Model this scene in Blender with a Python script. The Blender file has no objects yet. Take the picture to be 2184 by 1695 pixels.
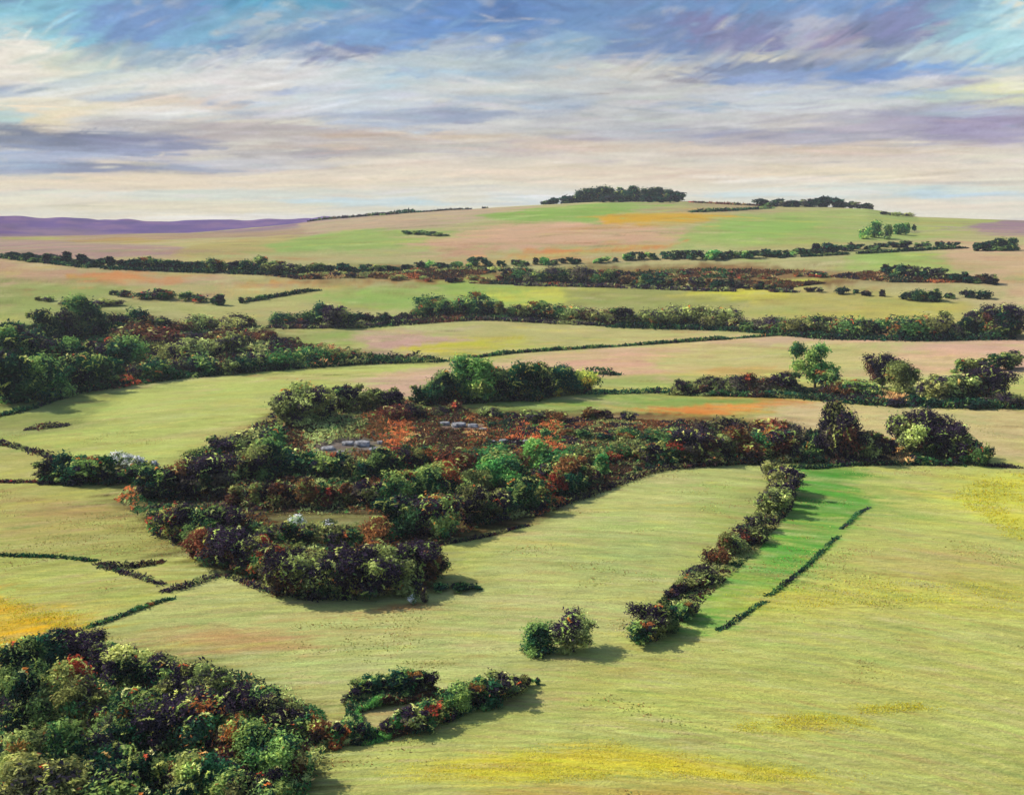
import bpy, math, random
import numpy as np
from mathutils import Vector

# ------------------------------------------------------------------ camera, world, sun, exposure
SC = bpy.context.scene
COL = SC.collection
CAM_H = 60.0
PITCH = math.radians(9.6)
F1 = 1098.0                        # focal length in pixels of a 1024 wide picture
cam_d = bpy.data.cameras.new('camera')
cam_d.lens = 36.0 * F1 / 1024.0
cam_d.sensor_width = 36.0
cam_d.clip_start = 0.5
cam_d.clip_end = 30000
cam = bpy.data.objects.new('camera', cam_d)
cam.location = (0, 0, CAM_H)
cam.rotation_euler = (math.pi / 2 - PITCH, 0, 0)
COL.objects.link(cam)
SC.camera = cam

EXPO = 0.75
SC.view_settings.view_transform = 'Standard'
SC.view_settings.look = 'None'
SC.view_settings.gamma = 1.0
SC.view_settings.exposure = EXPO
EX = 2.0 ** EXPO

sun_dir = Vector((-0.80, 0.30, 0.0)).normalized()
SUN_EL = math.radians(39)
sun_vec = Vector((sun_dir.x * math.cos(SUN_EL), sun_dir.y * math.cos(SUN_EL), math.sin(SUN_EL)))
sd = bpy.data.lights.new('sun', 'SUN')
sd.energy = 4.2
sd.angle = math.radians(0.6)
sd.color = (1.0, 0.95, 0.86)
sun = bpy.data.objects.new('sun', sd)
sun.rotation_euler = sun_vec.to_track_quat('Z', 'Y').to_euler()
COL.objects.link(sun)

world = bpy.data.worlds.new('World')
SC.world = world
world.use_nodes = True
wn = world.node_tree
bg = wn.nodes['Background']
st = wn.nodes.new('ShaderNodeTexSky')
st.sky_type = 'NISHITA'
st.sun_disc = False
st.sun_elevation = SUN_EL
st.sun_rotation = math.atan2(sun_vec.x, sun_vec.y)
wn.links.new(st.outputs[0], bg.inputs[0])
bg.inputs[1].default_value = 0.15

SC.cycles.max_bounces = 6
SC.cycles.diffuse_bounces = 3
SC.cycles.transparent_max_bounces = 16

# ------------------------------------------------------------------ small maths
S = 2184.0 / 1024.0               # the study picture is 2184 wide
cp, sp = math.cos(PITCH), math.sin(PITCH)
rng = np.random.default_rng(7)
random.seed(7)


def lin(c):
    c = np.asarray(c, dtype=np.float64) / 255.0
    return np.where(c <= 0.04045, c / 12.92, ((c + 0.055) / 1.055) ** 2.4)


def smooth(a, b, x):
    t = np.clip((x - a) / (b - a), 0, 1)
    return t * t * (3 - 2 * t)


def view_dir(px, py):
    """direction (azimuth from +Y towards +X, tan of elevation) of a point of the study picture"""
    u = (np.asarray(px, float) / S - 512) / F1
    v = (397 - np.asarray(py, float) / S) / F1
    dx, dy, dz = u, cp + v * sp, -sp + v * cp
    return np.arctan2(dx, dy), dz / np.hypot(dx, dy)


def to_pic(az, tanel):
    """inverse of view_dir"""
    dx, dy, dz = np.sin(az), np.cos(az), tanel
    fwd = dy * cp - dz * sp
    up = dy * sp + dz * cp
    fwd = np.where(np.abs(fwd) < 1e-3, 1e-3, fwd)
    return (dx / fwd * F1 + 512) * S, (397 - up / fwd * F1) * S


class Noise2:
    """value noise, any size, tiling"""
    def __init__(self, seed, n=256):
        r = np.random.default_rng(seed)
        self.t = r.random((n, n)) * 2 - 1
        self.n = n

    def __call__(self, x, y):
        n = self.n
        xi = np.floor(x).astype(int); yi = np.floor(y).astype(int)
        fx = x - xi; fy = y - yi
        fx = fx * fx * (3 - 2 * fx); fy = fy * fy * (3 - 2 * fy)
        a = self.t[yi % n, xi % n]; b = self.t[yi % n, (xi + 1) % n]
        c = self.t[(yi + 1) % n, xi % n]; d = self.t[(yi + 1) % n, (xi + 1) % n]
        return (a * (1 - fx) + b * fx) * (1 - fy) + (c * (1 - fx) + d * fx) * fy


def fbm(nz, x, y, o=4):
    s = 0; a = 1.0; t = 0
    for k in range(o):
        s = s + a * nz(x * 2 ** k + 17.3 * k, y * 2 ** k + 5.1 * k)
        t += a; a *= 0.55
    return s / t


# ------------------------------------------------------------------ the lie of the land
RX = [-900, 0, 400, 560, 700, 800, 960, 1160, 1300, 1460, 1650, 1850, 1960, 2184, 3100]
RY = [505, 505, 496, 484, 468, 458, 447, 436, 430, 430, 438, 444, 461, 470, 470]
_raz, _rte = view_dir(RX, RY)
MX = [-900, 0, 150, 400, 700, 900, 1600, 2000, 2184, 3100]
MY = [458, 461, 466, 471, 463, 500, 500, 500, 500, 500]
_maz, _mte = view_dir(MX, MY)
nzT = Noise2(3)


def ground_z(az, D):
    az = np.asarray(az, float); D = np.asarray(D, float)
    x = D * np.sin(az); y = D * np.cos(az)
    z = 56.5 * np.exp(-D / 27.0)
    z = z + 2.2 * fbm(nzT, x / 130.0 + 9, y / 130.0, 3) * smooth(80, 200, D)
    # a shallow bowl where the wood stands, fields rising on the right
    z = z + 3.0 * smooth(60, 220, x) * smooth(140, 260, D) * (1 - smooth(700, 1000, D))
    base = 30.0 * smooth(520, 1050, D)
    ridge = CAM_H + 1500.0 * np.interp(az, _raz, _rte)
    t = smooth(850, 1500, D)
    z = z + base * (1 - t) + t * ridge
    z = z - 70.0 * smooth(1510, 2100, D)
    z = z + 4.0 * fbm(nzT, x / 420.0, y / 420.0 + 3, 2) * smooth(600, 900, D) * (1 - smooth(1250, 1480, D))
    return z


_DM = np.concatenate([np.linspace(60, 700, 3200), np.linspace(700.5, 1500, 1600)[1:]])


def hit(px, py):
    """where the sight line of a picture point meets the ground: azimuth, distance"""
    az, te = view_dir(px, py)
    az = np.atleast_1d(az); te = np.atleast_1d(te)
    out = np.empty(len(az))
    for i in range(len(az)):
        d = ground_z(np.full(_DM.shape, az[i]), _DM) - (CAM_H + _DM * te[i])
        k = np.argmax(d >= 0)
        out[i] = _DM[k] if d[k] >= 0 else 1490.0
    return az, out


def spot(px, py):
    az, D = hit([px], [py])
    az = az[0]; D = D[0]
    return D * math.sin(az), D * math.cos(az), float(ground_z(az, D)), D


# ------------------------------------------------------------------ object helpers
def tag(o, label=None, cat=None, group=None, kind=None):
    if label: o['label'] = label
    if cat: o['category'] = cat
    if group: o['group'] = group
    if kind: o['kind'] = kind
    return o


def grid_mesh(name, X, Y, Z, colour, mat, attr='tint', alpha=None):
    nr, nc = X.shape
    me = bpy.data.meshes.new(name)
    me.vertices.add(nr * nc)
    me.vertices.foreach_set('co', np.stack([X, Y, Z], -1).reshape(-1).astype(np.float32))
    idx = np.arange(nr * nc).reshape(nr, nc)
    q = np.stack([idx[:-1, :-1], idx[:-1, 1:], idx[1:, 1:], idx[1:, :-1]], -1).reshape(-1, 4)
    me.loops.add(q.size); me.loops.foreach_set('vertex_index', q.reshape(-1).astype(np.int32))
    me.polygons.add(len(q))
    me.polygons.foreach_set('loop_start', (np.arange(len(q)) * 4).astype(np.int32))
    me.polygons.foreach_set('use_smooth', np.ones(len(q), dtype=bool))
    me.update(calc_edges=True)
    a = me.attributes.new(attr, 'FLOAT_COLOR', 'POINT')
    c4 = np.ones((nr * nc, 4), dtype=np.float32)
    c4[:, :3] = colour.reshape(-1, 3)
    if alpha is not None: c4[:, 3] = alpha.reshape(-1)
    a.data.foreach_set('color', c4.reshape(-1))
    me.materials.append(mat)
    o = bpy.data.objects.new(name, me)
    COL.objects.link(o)
    return o


def mesh_quads(name, V, Q, mat, colour=None, parent=None, smooth_=False):
    """V (n,3), Q (m,4) or list of faces; colour per face"""
    me = bpy.data.meshes.new(name)
    if isinstance(Q, np.ndarray):
        me.vertices.add(len(V)); me.vertices.foreach_set('co', np.asarray(V, np.float32).reshape(-1))
        k = Q.shape[1]
        me.loops.add(Q.size); me.loops.foreach_set('vertex_index', Q.reshape(-1).astype(np.int32))
        me.polygons.add(len(Q)); me.polygons.foreach_set('loop_start', (np.arange(len(Q)) * k).astype(np.int32))
        me.polygons.foreach_set('use_smooth', np.full(len(Q), smooth_, dtype=bool))
        me.update(calc_edges=True)
    else:
        me.from_pydata([tuple(v) for v in V], [], Q)
        for p in me.polygons: p.use_smooth = smooth_
    if colour is not None:
        a = me.attributes.new('tint', 'FLOAT_COLOR', 'FACE')
        c4 = np.ones((len(me.polygons), 4), np.float32); c4[:, :3] = colour
        a.data.foreach_set('color', c4.reshape(-1))
    if mat: me.materials.append(mat)
    return me


def new_mat(name):
    m = bpy.data.materials.new(name); m.use_nodes = True
    nt = m.node_tree; nt.nodes.clear()
    return m, nt, nt.nodes.new, nt.links.new


# ------------------------------------------------------------------ materials
def leaf_material():
    m, nt, N, L = new_mat('foliage')
    out = N('ShaderNodeOutputMaterial')
    at = N('ShaderNodeAttribute'); at.attribute_name = 'tint'
    oi = N('ShaderNodeObjectInfo')
    hsv = N('ShaderNodeHueSaturation')
    mr = N('ShaderNodeMapRange'); mr.inputs[3].default_value = 0.72; mr.inputs[4].default_value = 1.35
    L(oi.outputs['Random'], mr.inputs[0]); L(mr.outputs[0], hsv.inputs['Value'])
    mh = N('ShaderNodeMath'); mh.operation = 'MULTIPLY_ADD'
    fr = N('ShaderNodeMath'); fr.operation = 'FRACT'
    mu = N('ShaderNodeMath'); mu.operation = 'MULTIPLY'; mu.inputs[1].default_value = 7.31
    L(oi.outputs['Random'], mu.inputs[0]); L(mu.outputs[0], fr.inputs[0])
    mh.inputs[1].default_value = 0.045; mh.inputs[2].default_value = 0.478
    L(fr.outputs[0], mh.inputs[0]); L(mh.outputs[0], hsv.inputs['Hue'])
    L(at.outputs['Color'], hsv.inputs['Color'])
    d = N('ShaderNodeBsdfDiffuse'); t = N('ShaderNodeBsdfTranslucent')
    mx = N('ShaderNodeMixShader'); mx.inputs[0].default_value = 0.34
    L(hsv.outputs[0], d.inputs[0]); L(hsv.outputs[0], t.inputs[0])
    L(d.outputs[0], mx.inputs[1]); L(t.outputs[0], mx.inputs[2]); L(mx.outputs[0], out.inputs[0])
    return m


def bark_material():
    m, nt, N, L = new_mat('bark')
    out = N('ShaderNodeOutputMaterial'); b = N('ShaderNodeBsdfPrincipled')
    tc = N('ShaderNodeTexCoord'); n = N('ShaderNodeTexNoise'); n.inputs['Scale'].default_value = 6
    r = N('ShaderNodeValToRGB')
    r.color_ramp.elements[0].color = (0.018, 0.012, 0.012, 1); r.color_ramp.elements[1].color = (0.11, 0.075, 0.05, 1)
    L(tc.outputs['Object'], n.inputs[0]); L(n.outputs[0], r.inputs[0]); L(r.outputs[0], b.inputs['Base Color'])
    b.inputs['Roughness'].default_value = 0.9
    L(b.outputs[0], out.inputs[0])
    return m


def rock_material():
    m, nt, N, L = new_mat('limestone')
    out = N('ShaderNodeOutputMaterial'); b = N('ShaderNodeBsdfPrincipled')
    tc = N('ShaderNodeTexCoord'); n = N('ShaderNodeTexNoise'); n.inputs['Scale'].default_value = 1.6
    n.inputs['Detail'].default_value = 8
    r = N('ShaderNodeValToRGB')
    r.color_ramp.elements[0].position = 0.35; r.color_ramp.elements[1].position = 0.65
    r.color_ramp.elements[0].color = (0.05, 0.05, 0.05, 1); r.color_ramp.elements[1].color = (0.27, 0.26, 0.26, 1)
    bp = N('ShaderNodeBump'); bp.inputs['Strength'].default_value = 0.7
    L(tc.outputs['Object'], n.inputs[0]); L(n.outputs[0], r.inputs[0]); L(r.outputs[0], b.inputs['Base Color'])
    L(n.outputs[0], bp.inputs['Height']); L(bp.outputs[0], b.inputs['Normal'])
    b.inputs['Roughness'].default_value = 0.9
    L(b.outputs[0], out.inputs[0])
    return m


def ground_material(name, rough_bump=True):
    m, nt, N, L = new_mat(name)
    out = N('ShaderNodeOutputMaterial'); b = N('ShaderNodeBsdfDiffuse')
    at = N('ShaderNodeAttribute'); at.attribute_name = 'tint'
    geo = N('ShaderNodeNewGeometry')

    def noise(sx, sy, detail, dist=0.6, rot=0.0):
        mp = N('ShaderNodeMapping'); mp.inputs['Scale'].default_value = (sx, sy, 0.3)
        mp.inputs['Rotation'].default_value = (0, 0, rot)
        n = N('ShaderNodeTexNoise'); n.inputs['Scale'].default_value = 1.0
        n.inputs['Detail'].default_value = detail; n.inputs['Roughness'].default_value = 0.62
        n.inputs['Distortion'].default_value = dist
        L(geo.outputs['Position'], mp.inputs[0]); L(mp.outputs[0], n.inputs[0])
        return n.outputs[0]

    def math_(op, a, b_=None, c=None):
        k = N('ShaderNodeMath'); k.operation = op
        for i, v in enumerate((a, b_, c)):
            if v is None: continue
            if isinstance(v, (int, float)): k.inputs[i].default_value = v
            else: L(v, k.inputs[i])
        return k.outputs[0]

    def ramp01(v, a, b_):
        k = N('ShaderNodeMapRange'); k.inputs[1].default_value = a; k.inputs[2].default_value = b_
        k.interpolation_type = 'SMOOTHSTEP'
        L(v, k.inputs[0]); return k.outputs[0]

    def mixc(f, a, b_, mode='MIX'):
        k = N('ShaderNodeMix'); k.data_type = 'RGBA'; k.blend_type = mode
        if isinstance(f, (int, float)): k.inputs[0].default_value = f
        else: L(f, k.inputs[0])
        if isinstance(a, tuple): k.inputs[6].default_value = a
        else: L(a, k.inputs[6])
        if isinstance(b_, tuple): k.inputs[7].default_value = b_
        else: L(b_, k.inputs[7])
        return k.outputs[2]

    n1 = noise(0.35, 1.6, 6, 0.8, 0.10)        # swathes of grass
    n2 = noise(1.8, 3.4, 5, 0.3, -0.2)         # tufts
    n3 = noise(0.045, 0.14, 5, 1.0, 0.05)      # broad patches
    v = math_('ADD', math_('MULTIPLY', n1, 0.9), math_('MULTIPLY', n3, 0.6))
    v = math_('ADD', v, math_('MULTIPLY', n2, 0.6))
    v = math_('ADD', v, -0.10)                # about 0.95 on average
    col = mixc(1.0, at.outputs['Color'], v, 'MULTIPLY')
    # dry stalks and dark sedge in drifts
    drift = ramp01(n3, 0.47, 0.62)
    speck = ramp01(n2, 0.535, 0.63)
    f = math_('MULTIPLY', math_('MULTIPLY', drift, speck), 0.55)
    col = mixc(f, col, (0.075, 0.045, 0.02, 1))
    straw = ramp01(noise(0.5, 2.8, 4, 1.2, 0.25), 0.60, 0.74)
    col = mixc(math_('MULTIPLY', straw, 0.35), col, (0.30, 0.30, 0.12, 1))
    bp = N('ShaderNodeBump'); bp.inputs['Strength'].default_value = 0.55; bp.inputs['Distance'].default_value = 0.5
    L(math_('ADD', n2, math_('MULTIPLY', n1, 1.3)), bp.inputs['Height'])
    L(bp.outputs[0], b.inputs['Normal'])
    L(col, b.inputs[0]); L(b.outputs[0], out.inputs[0])
    return m


M_LEAF = leaf_material()
M_BARK = bark_material()
M_ROCK = rock_material()
M_GROUND = ground_material('grassland')

# ------------------------------------------------------------------ sky: a shell of lit cloud far beyond the hills
def build_sky():
    R = 9000.0
    azf = np.radians(np.concatenate([np.arange(-180, -60, 2.0), np.arange(-60, -31, 0.25), np.arange(-31, 31, 0.075), np.arange(31, 60, 0.25), np.arange(60, 180.1, 2.0)]))
    elf = np.radians(np.concatenate([np.arange(-3, -0.4, 0.6), np.arange(-0.4, 11.2, 0.06), np.arange(11.2, 26, 0.6)]))
    AZ, EL = np.meshgrid(azf, elf)
    a = np.clip(AZ, math.radians(-58), math.radians(58))
    X, Y = to_pic(a, np.tan(np.clip(EL, -0.05, math.radians(17))))
    X = 2184 - np.abs(np.abs(X) - 2184)
    n1, n2, n3 = Noise2(11), Noise2(12), Noise2(13)
    wx = X + 46 * fbm(n1, X / 150, Y / 60) + 14 * n2(X / 24, Y / 9)
    wy = Y + 9 * fbm(n2, X / 130 + 4, Y / 45) + 3 * n1(X / 30, Y / 8)
    ys = [-400, 0, 90, 160, 230, 300, 360, 410, 440, 480]
    cs = lin([(112, 144, 184), (118, 152, 192), (134, 164, 194), (186, 198, 204), (202, 205, 206), (204, 200, 194),
              (222, 210, 190), (228, 218, 194), (218, 216, 194), (230, 220, 198)])
    C = np.stack([np.interp(wy, ys, cs[:, k]) for k in range(3)], -1)

    def blob(x, y, rx, ry, c, amt=0.9, rot=0.0, p=2.0, edge=0.35):
        nonlocal C
        dx = wx - x; dy = wy - y; ry = ry * 1.25 + 1; amt = min(1, amt * 1.12)
        c = np.asarray(c, float); g_ = c.mean(); c = np.clip(g_ + (c - g_) * .98 + 2, 0, 245)
        r_ = math.radians(rot)
        u = (dx * math.cos(r_) + dy * math.sin(r_)) / rx
        v = (-dx * math.sin(r_) + dy * math.cos(r_)) / ry
        d = np.sqrt(u * u + v * v) + 0.28 * n3(wx / 26, wy / 7) + 0.18 * n1(wx / 9, wy / 3)
        w = (1 - smooth(1 - edge, 1 + edge, d)) * amt
        C = C * (1 - w[..., None]) + lin(c) * w[..., None]

    B = [
        (900, 70, 330, 56, (120, 150, 192), .9), (1260, 60, 320, 66, (118, 146, 188), .9), (1560, 70, 330, 72, (126, 142, 180), .9),
        (1850, 90, 260, 70, (132, 148, 182), .85), (1650, 150, 330, 34, (146, 160, 186), .75), (1250, 130, 260, 20, (172, 186, 196), .6),
        (1450, 215, 460, 50, (190, 192, 192), .75), (1750, 200, 300, 26, (188, 194, 200), .7), (1550, 290, 420, 18, (178, 176, 182), .7),
        (900, 300, 400, 18, (196, 188, 180), .6),
        # turquoise and blue of the upper left
        (90, 60, 190, 60, (140, 195, 210), .9), (210, 20, 160, 40, (128, 180, 205), .8),
        (330, 60, 170, 60, (118, 150, 196), .9), (480, 60, 90, 26, (112, 170, 205), .7, -30), (420, 90, 110, 30, (130, 178, 205), .7),
        (560, 110, 130, 30, (120, 148, 185), .8), (650, 35, 190, 30, (125, 165, 190), .8), (600, 8, 160, 10, (95, 160, 195), .8),
        (700, 50, 150, 10, (185, 195, 200), .7, -8), (560, 45, 60, 9, (180, 190, 196), .6, -25), (830, 70, 160, 34, (122, 158, 200), .9),
        (740, 115, 90, 16, (118, 130, 168), .8), (980, 55, 110, 60, (104, 142, 196), .9), (1150, 40, 150, 46, (104, 140, 190), .9),
        (1060, 20, 60, 20, (90, 122, 170), .7), (1140, 75, 70, 16, (150, 165, 190), .6, -15), (1330, 60, 140, 46, (108, 142, 186), .9),
        (1220, 95, 120, 18, (150, 180, 200), .7, -12), (1480, 70, 150, 60, (118, 142, 182), .9), (1500, 30, 55, 26, (128, 128, 168), .8, 25),
        (1620, 90, 140, 24, (130, 132, 170), .8), (1560, 15, 200, 14, (110, 150, 195), .7), (1770, 40, 110, 30, (178, 182, 198), .85, -30),
        (1800, 80, 100, 20, (150, 140, 170), .8, -20), (1870, 70, 60, 40, (116, 130, 160), .9, -30), (1840, 15, 130, 18, (110, 150, 200), .8),
        (1960, 50, 110, 40, (128, 136, 175), .85), (2040, 60, 50, 26, (120, 130, 165), .7), (2060, 30, 90, 30, (130, 178, 205), .7),
        (2100, 90, 90, 40, (160, 205, 215), .85), (2150, 40, 60, 60, (175, 215, 222), .8), (2160, 20, 26, 22, (228, 225, 205), .9),
        # cream cumulus at the left
        (60, 130, 130, 40, (190, 205, 200), .8), (120, 150, 150, 34, (222, 216, 190), .85), (20, 150, 60, 70, (232, 226, 212), .9),
        (220, 130, 150, 22, (190, 205, 200), .6), (130, 215, 230, 18, (228, 226, 212), .8, -6), (90, 185, 150, 10, (160, 180, 205), .75, -8),
        (250, 165, 170, 14, (206, 214, 208), .7, -6), (330, 120, 140, 14, (140, 165, 185), .6, 6), (180, 235, 200, 16, (225, 218, 192), .8, -6),
        (300, 205, 130, 8, (150, 175, 205), .6, -5), (70, 250, 110, 26, (228, 214, 184), .85), (10, 250, 40, 22, (170, 205, 212), .7),
        (400, 185, 120, 20, (224, 222, 210), .7), (470, 170, 110, 16, (226, 226, 214), .8), (430, 222, 130, 14, (216, 200, 180), .75),
        (340, 240, 130, 8, (228, 226, 222), .8), (480, 215, 60, 16, (170, 188, 205), .7, 30), (520, 160, 170, 40, (215, 218, 214), .6),
        (600, 180, 170, 40, (218, 216, 214), .75), (610, 150, 180, 9, (205, 205, 205), .6), (640, 193, 70, 6, (120, 155, 205), .75),
        (530, 220, 40, 4, (150, 175, 205), .6), (760, 205, 160, 30, (200, 208, 215), .7), (860, 150, 160, 28, (195, 208, 210), .7),
        (960, 158, 120, 9, (140, 172, 205), .7), (1000, 120, 110, 30, (190, 200, 200), .6), (1060, 190, 140, 12, (215, 216, 210), .6),
        # long grey bars
        (350, 268, 170, 9, (180, 176, 178), .7), (290, 263, 46, 6, (160, 155, 160), .7), (560, 258, 190, 8, (215, 208, 190), .7),
        (500, 285, 240, 16, (176, 168, 168), .75), (680, 248, 160, 6, (165, 172, 190), .6), (640, 300, 230, 12, (190, 182, 178), .7),
        (860, 252, 140, 18, (165, 178, 196), .75), (960, 245, 56, 10, (126, 130, 158), .95), (1010, 247, 190, 7, (158, 168, 190), .7),
        (800, 268, 110, 9, (180, 190, 206), .7), (900, 292, 250, 5, (205, 180, 150), .55), (820, 318, 160, 4, (205, 178, 148), .6),
        (650, 330, 70, 6, (140, 140, 150), .85), (560, 328, 120, 5, (175, 170, 168), .7), (760, 330, 120, 6, (178, 170, 172), .6),
        (1000, 320, 240, 9, (190, 186, 186), .6), (60, 300, 130, 16, (120, 128, 148), .95, 6), (230, 312, 190, 20, (132, 142, 166), .95),
        (170, 300, 60, 14, (112, 118, 140), .7), (330, 312, 130, 14, (140, 146, 172), .7), (150, 333, 180, 9, (168, 180, 205), .8),
        (60, 355, 110, 12, (150, 172, 200), .8), (290, 358, 190, 8, (128, 134, 154), .95), (120, 362, 170, 6, (135, 145, 170), .7),
        (450, 352, 160, 8, (165, 172, 190), .7), (620, 350, 170, 6, (200, 198, 196), .6), (500, 340, 190, 4, (198, 194, 196), .7),
        (1210, 222, 80, 12, (146, 160, 182), .8), (1130, 212, 180, 9, (176, 190, 204), .7), (1420, 200, 200, 26, (196, 196, 192), .5),
        (1350, 140, 180, 16, (196, 198, 198), .6), (1430, 155, 180, 12, (205, 200, 186), .6), (1500, 165, 90, 5, (140, 138, 156), .85),
        (1570, 143, 110, 8, (128, 136, 162), .9, -3), (1660, 160, 170, 16, (132, 156, 196), .8), (1720, 140, 140, 9, (128, 140, 168), .8),
        (1560, 118, 160, 7, (170, 178, 188), .7), (1640, 122, 70, 6, (205, 200, 180), .7), (1850, 150, 110, 18, (116, 152, 205), .85),
        (1790, 112, 150, 8, (175, 178, 182), .7), (1830, 138, 110, 7, (140, 150, 170), .7), (2010, 148, 100, 14, (125, 165, 215), .85),
        (2030, 170, 110, 9, (160, 160, 180), .7), (1950, 185, 60, 14, (225, 224, 222), .7), (1960, 198, 170, 6, (140, 175, 215), .8),
        (1870, 190, 170, 6, (196, 196, 190), .7), (1480, 225, 110, 5, (140, 156, 184), .8), (1620, 232, 160, 8, (178, 186, 202), .6),
        (1700, 205, 180, 14, (190, 198, 208), .7), (1760, 225, 180, 9, (205, 208, 208), .7), (2050, 210, 120, 14, (190, 205, 190), .8),
        (2150, 205, 70, 26, (225, 224, 178), .85), (2160, 165, 40, 20, (228, 226, 208), .8), (2010, 115, 80, 20, (190, 205, 205), .7),
        (2010, 262, 200, 26, (150, 146, 168), .9), (2110, 270, 100, 40, (156, 148, 174), .9), (1950, 270, 110, 12, (140, 134, 166), .7),
        (1830, 268, 170, 16, (168, 164, 186), .8), (2040, 238, 130, 7, (175, 190, 205), .6), (2160, 300, 60, 22, (170, 165, 190), .7),
        (1600, 288, 170, 6, (136, 134, 162), .85), (1480, 282, 190, 5, (160, 158, 176), .7), (1700, 300, 200, 9, (172, 170, 182), .7),
        (1350, 275, 220, 14, (188, 190, 194), .6), (1260, 300, 170, 4, (176, 166, 176), .7), (1700, 265, 170, 14, (186, 184, 184), .6),
        (1250, 315, 240, 10, (212, 192, 170), .6), (1560, 318, 240, 9, (208, 194, 178), .6), (1900, 320, 260, 8, (208, 190, 168), .65),
        # creamy band along the horizon
        (500, 385, 420, 12, (228, 210, 182), .6), (120, 390, 260, 10, (226, 208, 176), .6), (480, 412, 320, 7, (200, 212, 198), .65),
        (300, 440, 420, 10, (226, 212, 176), .7), (760, 428, 200, 5, (185, 215, 222), .7), (620, 462, 260, 5, (232, 228, 220), .8),
        (1000, 405, 300, 8, (212, 212, 196), .6), (1140, 425, 90, 6, (190, 214, 226), .7), (1190, 418, 60, 8, (226, 226, 222), .8),
        (1330, 372, 300, 14, (224, 206, 180), .6), (1640, 380, 120, 12, (230, 224, 210), .85), (1560, 372, 120, 4, (222, 190, 168), .6),
        (1800, 370, 220, 9, (228, 214, 182), .6), (1960, 400, 200, 7, (196, 214, 204), .7), (1680, 415, 200, 6, (190, 214, 216), .7),
        (2060, 412, 120, 7, (170, 208, 222), .7), (2090, 440, 200, 8, (226, 210, 184), .7), (1780, 410, 150, 4, (228, 224, 208), .7),
        (2150, 350, 90, 30, (222, 214, 196), .6),
    ]
    for b in B: blob(*b)
    # fine drawn-out wisps: strokes that take up the colour under them
    rows, cols = C.shape[:2]
    jx = np.argmin(np.abs(azf + math.radians(31)))
    src = C.copy()
    fine = [i for i in range(rows) if -0.5 < math.degrees(elf[i]) < 11.1]
    r0, r1 = fine[0], fine[-1]
    j0 = int(np.searchsorted(azf, math.radians(-30.9))); j1 = int(np.searchsorted(azf, math.radians(30.9)))
    for k in range(6600):
        ci = rng.uniform(r0, r1); cj = rng.uniform(j0, j1)
        hi = (ci - r0) / (r1 - r0)
        ln = rng.uniform(7, 34) * (1.1 - 0.55 * hi); wd = rng.uniform(0.7, 2.4) * (0.7 + 1.1 * hi)
        ang = rng.normal(0.02, 0.05 + 0.30 * hi * hi)
        deg = math.degrees(azf[min(int(cj), cols - 1)])
        if deg < -8 and 0.4 < hi < 0.8: ang += 0.12
        if hi > .62 and (deg > 6 or -22 < deg < -12 or rng.random() < .3): ang = rng.normal(0.5, 0.25); ln *= .7
        i0 = int(max(r0, ci - ln * abs(math.sin(ang)) - 3 * wd - 1)); i1 = int(min(r1, ci + ln * abs(math.sin(ang)) + 3 * wd + 2))
        a0 = int(max(j0, cj - ln - 2)); a1 = int(min(j1, cj + ln + 3))
        if i1 <= i0 or a1 <= a0: continue
        ii, jj = np.mgrid[i0:i1, a0:a1]
        u = (jj - cj) * math.cos(ang) + (ii - ci) * math.sin(ang); v = -(jj - cj) * math.sin(ang) + (ii - ci) * math.cos(ang)
        w = np.clip(1.25 - np.sqrt((u / ln) ** 2 + (v / wd) ** 2), 0, 1) * rng.uniform(0.3, 0.75)
        w = w * (0.75 + 0.5 * rng.random(w.shape))
        si = int(np.clip(ci + rng.normal(0, 1.5), 0, rows - 1)); sj = int(np.clip(cj + rng.normal(0, 6), 0, cols - 1))
        c = src[si, sj] * (1 + rng.normal(0, 0.12)) * (1 + rng.normal(0, 0.025, 3))
        if rng.random() < .09:
            k_ = rng.integers(3) if hi < .35 else rng.integers(5)
            c = c * .45 + .55 * lin([(236, 230, 214), (222, 214, 194), (150, 154, 170), (150, 186, 208), (120, 138, 172)][k_])
        C[i0:i1, a0:a1] = C[i0:i1, a0:a1] * (1 - w[..., None]) + c * w[..., None]
    alpha = 1 - smooth(math.radians(17), math.radians(25), EL)
    ax = R * np.cos(EL) * np.sin(AZ); ay = R * np.cos(EL) * np.cos(AZ); azz = CAM_H + R * np.sin(EL)
    m, nt, N, L = new_mat('cloudy_sky')
    out = N('ShaderNodeOutputMaterial'); em = N('ShaderNodeEmission'); tr = N('ShaderNodeBsdfTransparent'); mx = N('ShaderNodeMixShader')
    at = N('ShaderNodeAttribute'); at.attribute_name = 'tint'
    tc = N('ShaderNodeTexCoord'); n = N('ShaderNodeTexNoise'); mp = N('ShaderNodeMapping')
    mp.inputs['Scale'].default_value = (0.02, 0.02, 0.045); n.inputs['Scale'].default_value = 1.0
    n.inputs['Detail'].default_value = 7; n.inputs['Roughness'].default_value = 0.7
    mr = N('ShaderNodeMapRange'); mr.inputs[1].default_value = 0.25; mr.inputs[2].default_value = 0.75
    mr.inputs[3].default_value = 0.93; mr.inputs[4].default_value = 1.10
    L(tc.outputs['Object'], mp.inputs[0]); L(mp.outputs[0], n.inputs[0]); L(n.outputs[0], mr.inputs[0])
    L(at.outputs['Color'], em.inputs['Color']); L(mr.outputs[0], em.inputs['Strength'])
    L(at.outputs['Alpha'], mx.inputs[0]); L(tr.outputs[0], mx.inputs[1]); L(em.outputs[0], mx.inputs[2]); L(mx.outputs[0], out.inputs[0])
    m.cycles.emission_sampling = 'NONE'
    o = grid_mesh('sky', ax, ay, azz, C / EX, m, alpha=alpha)
    tag(o, 'blue sky with cream and lavender streaks of cloud', 'sky', kind='structure')


build_sky()

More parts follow.
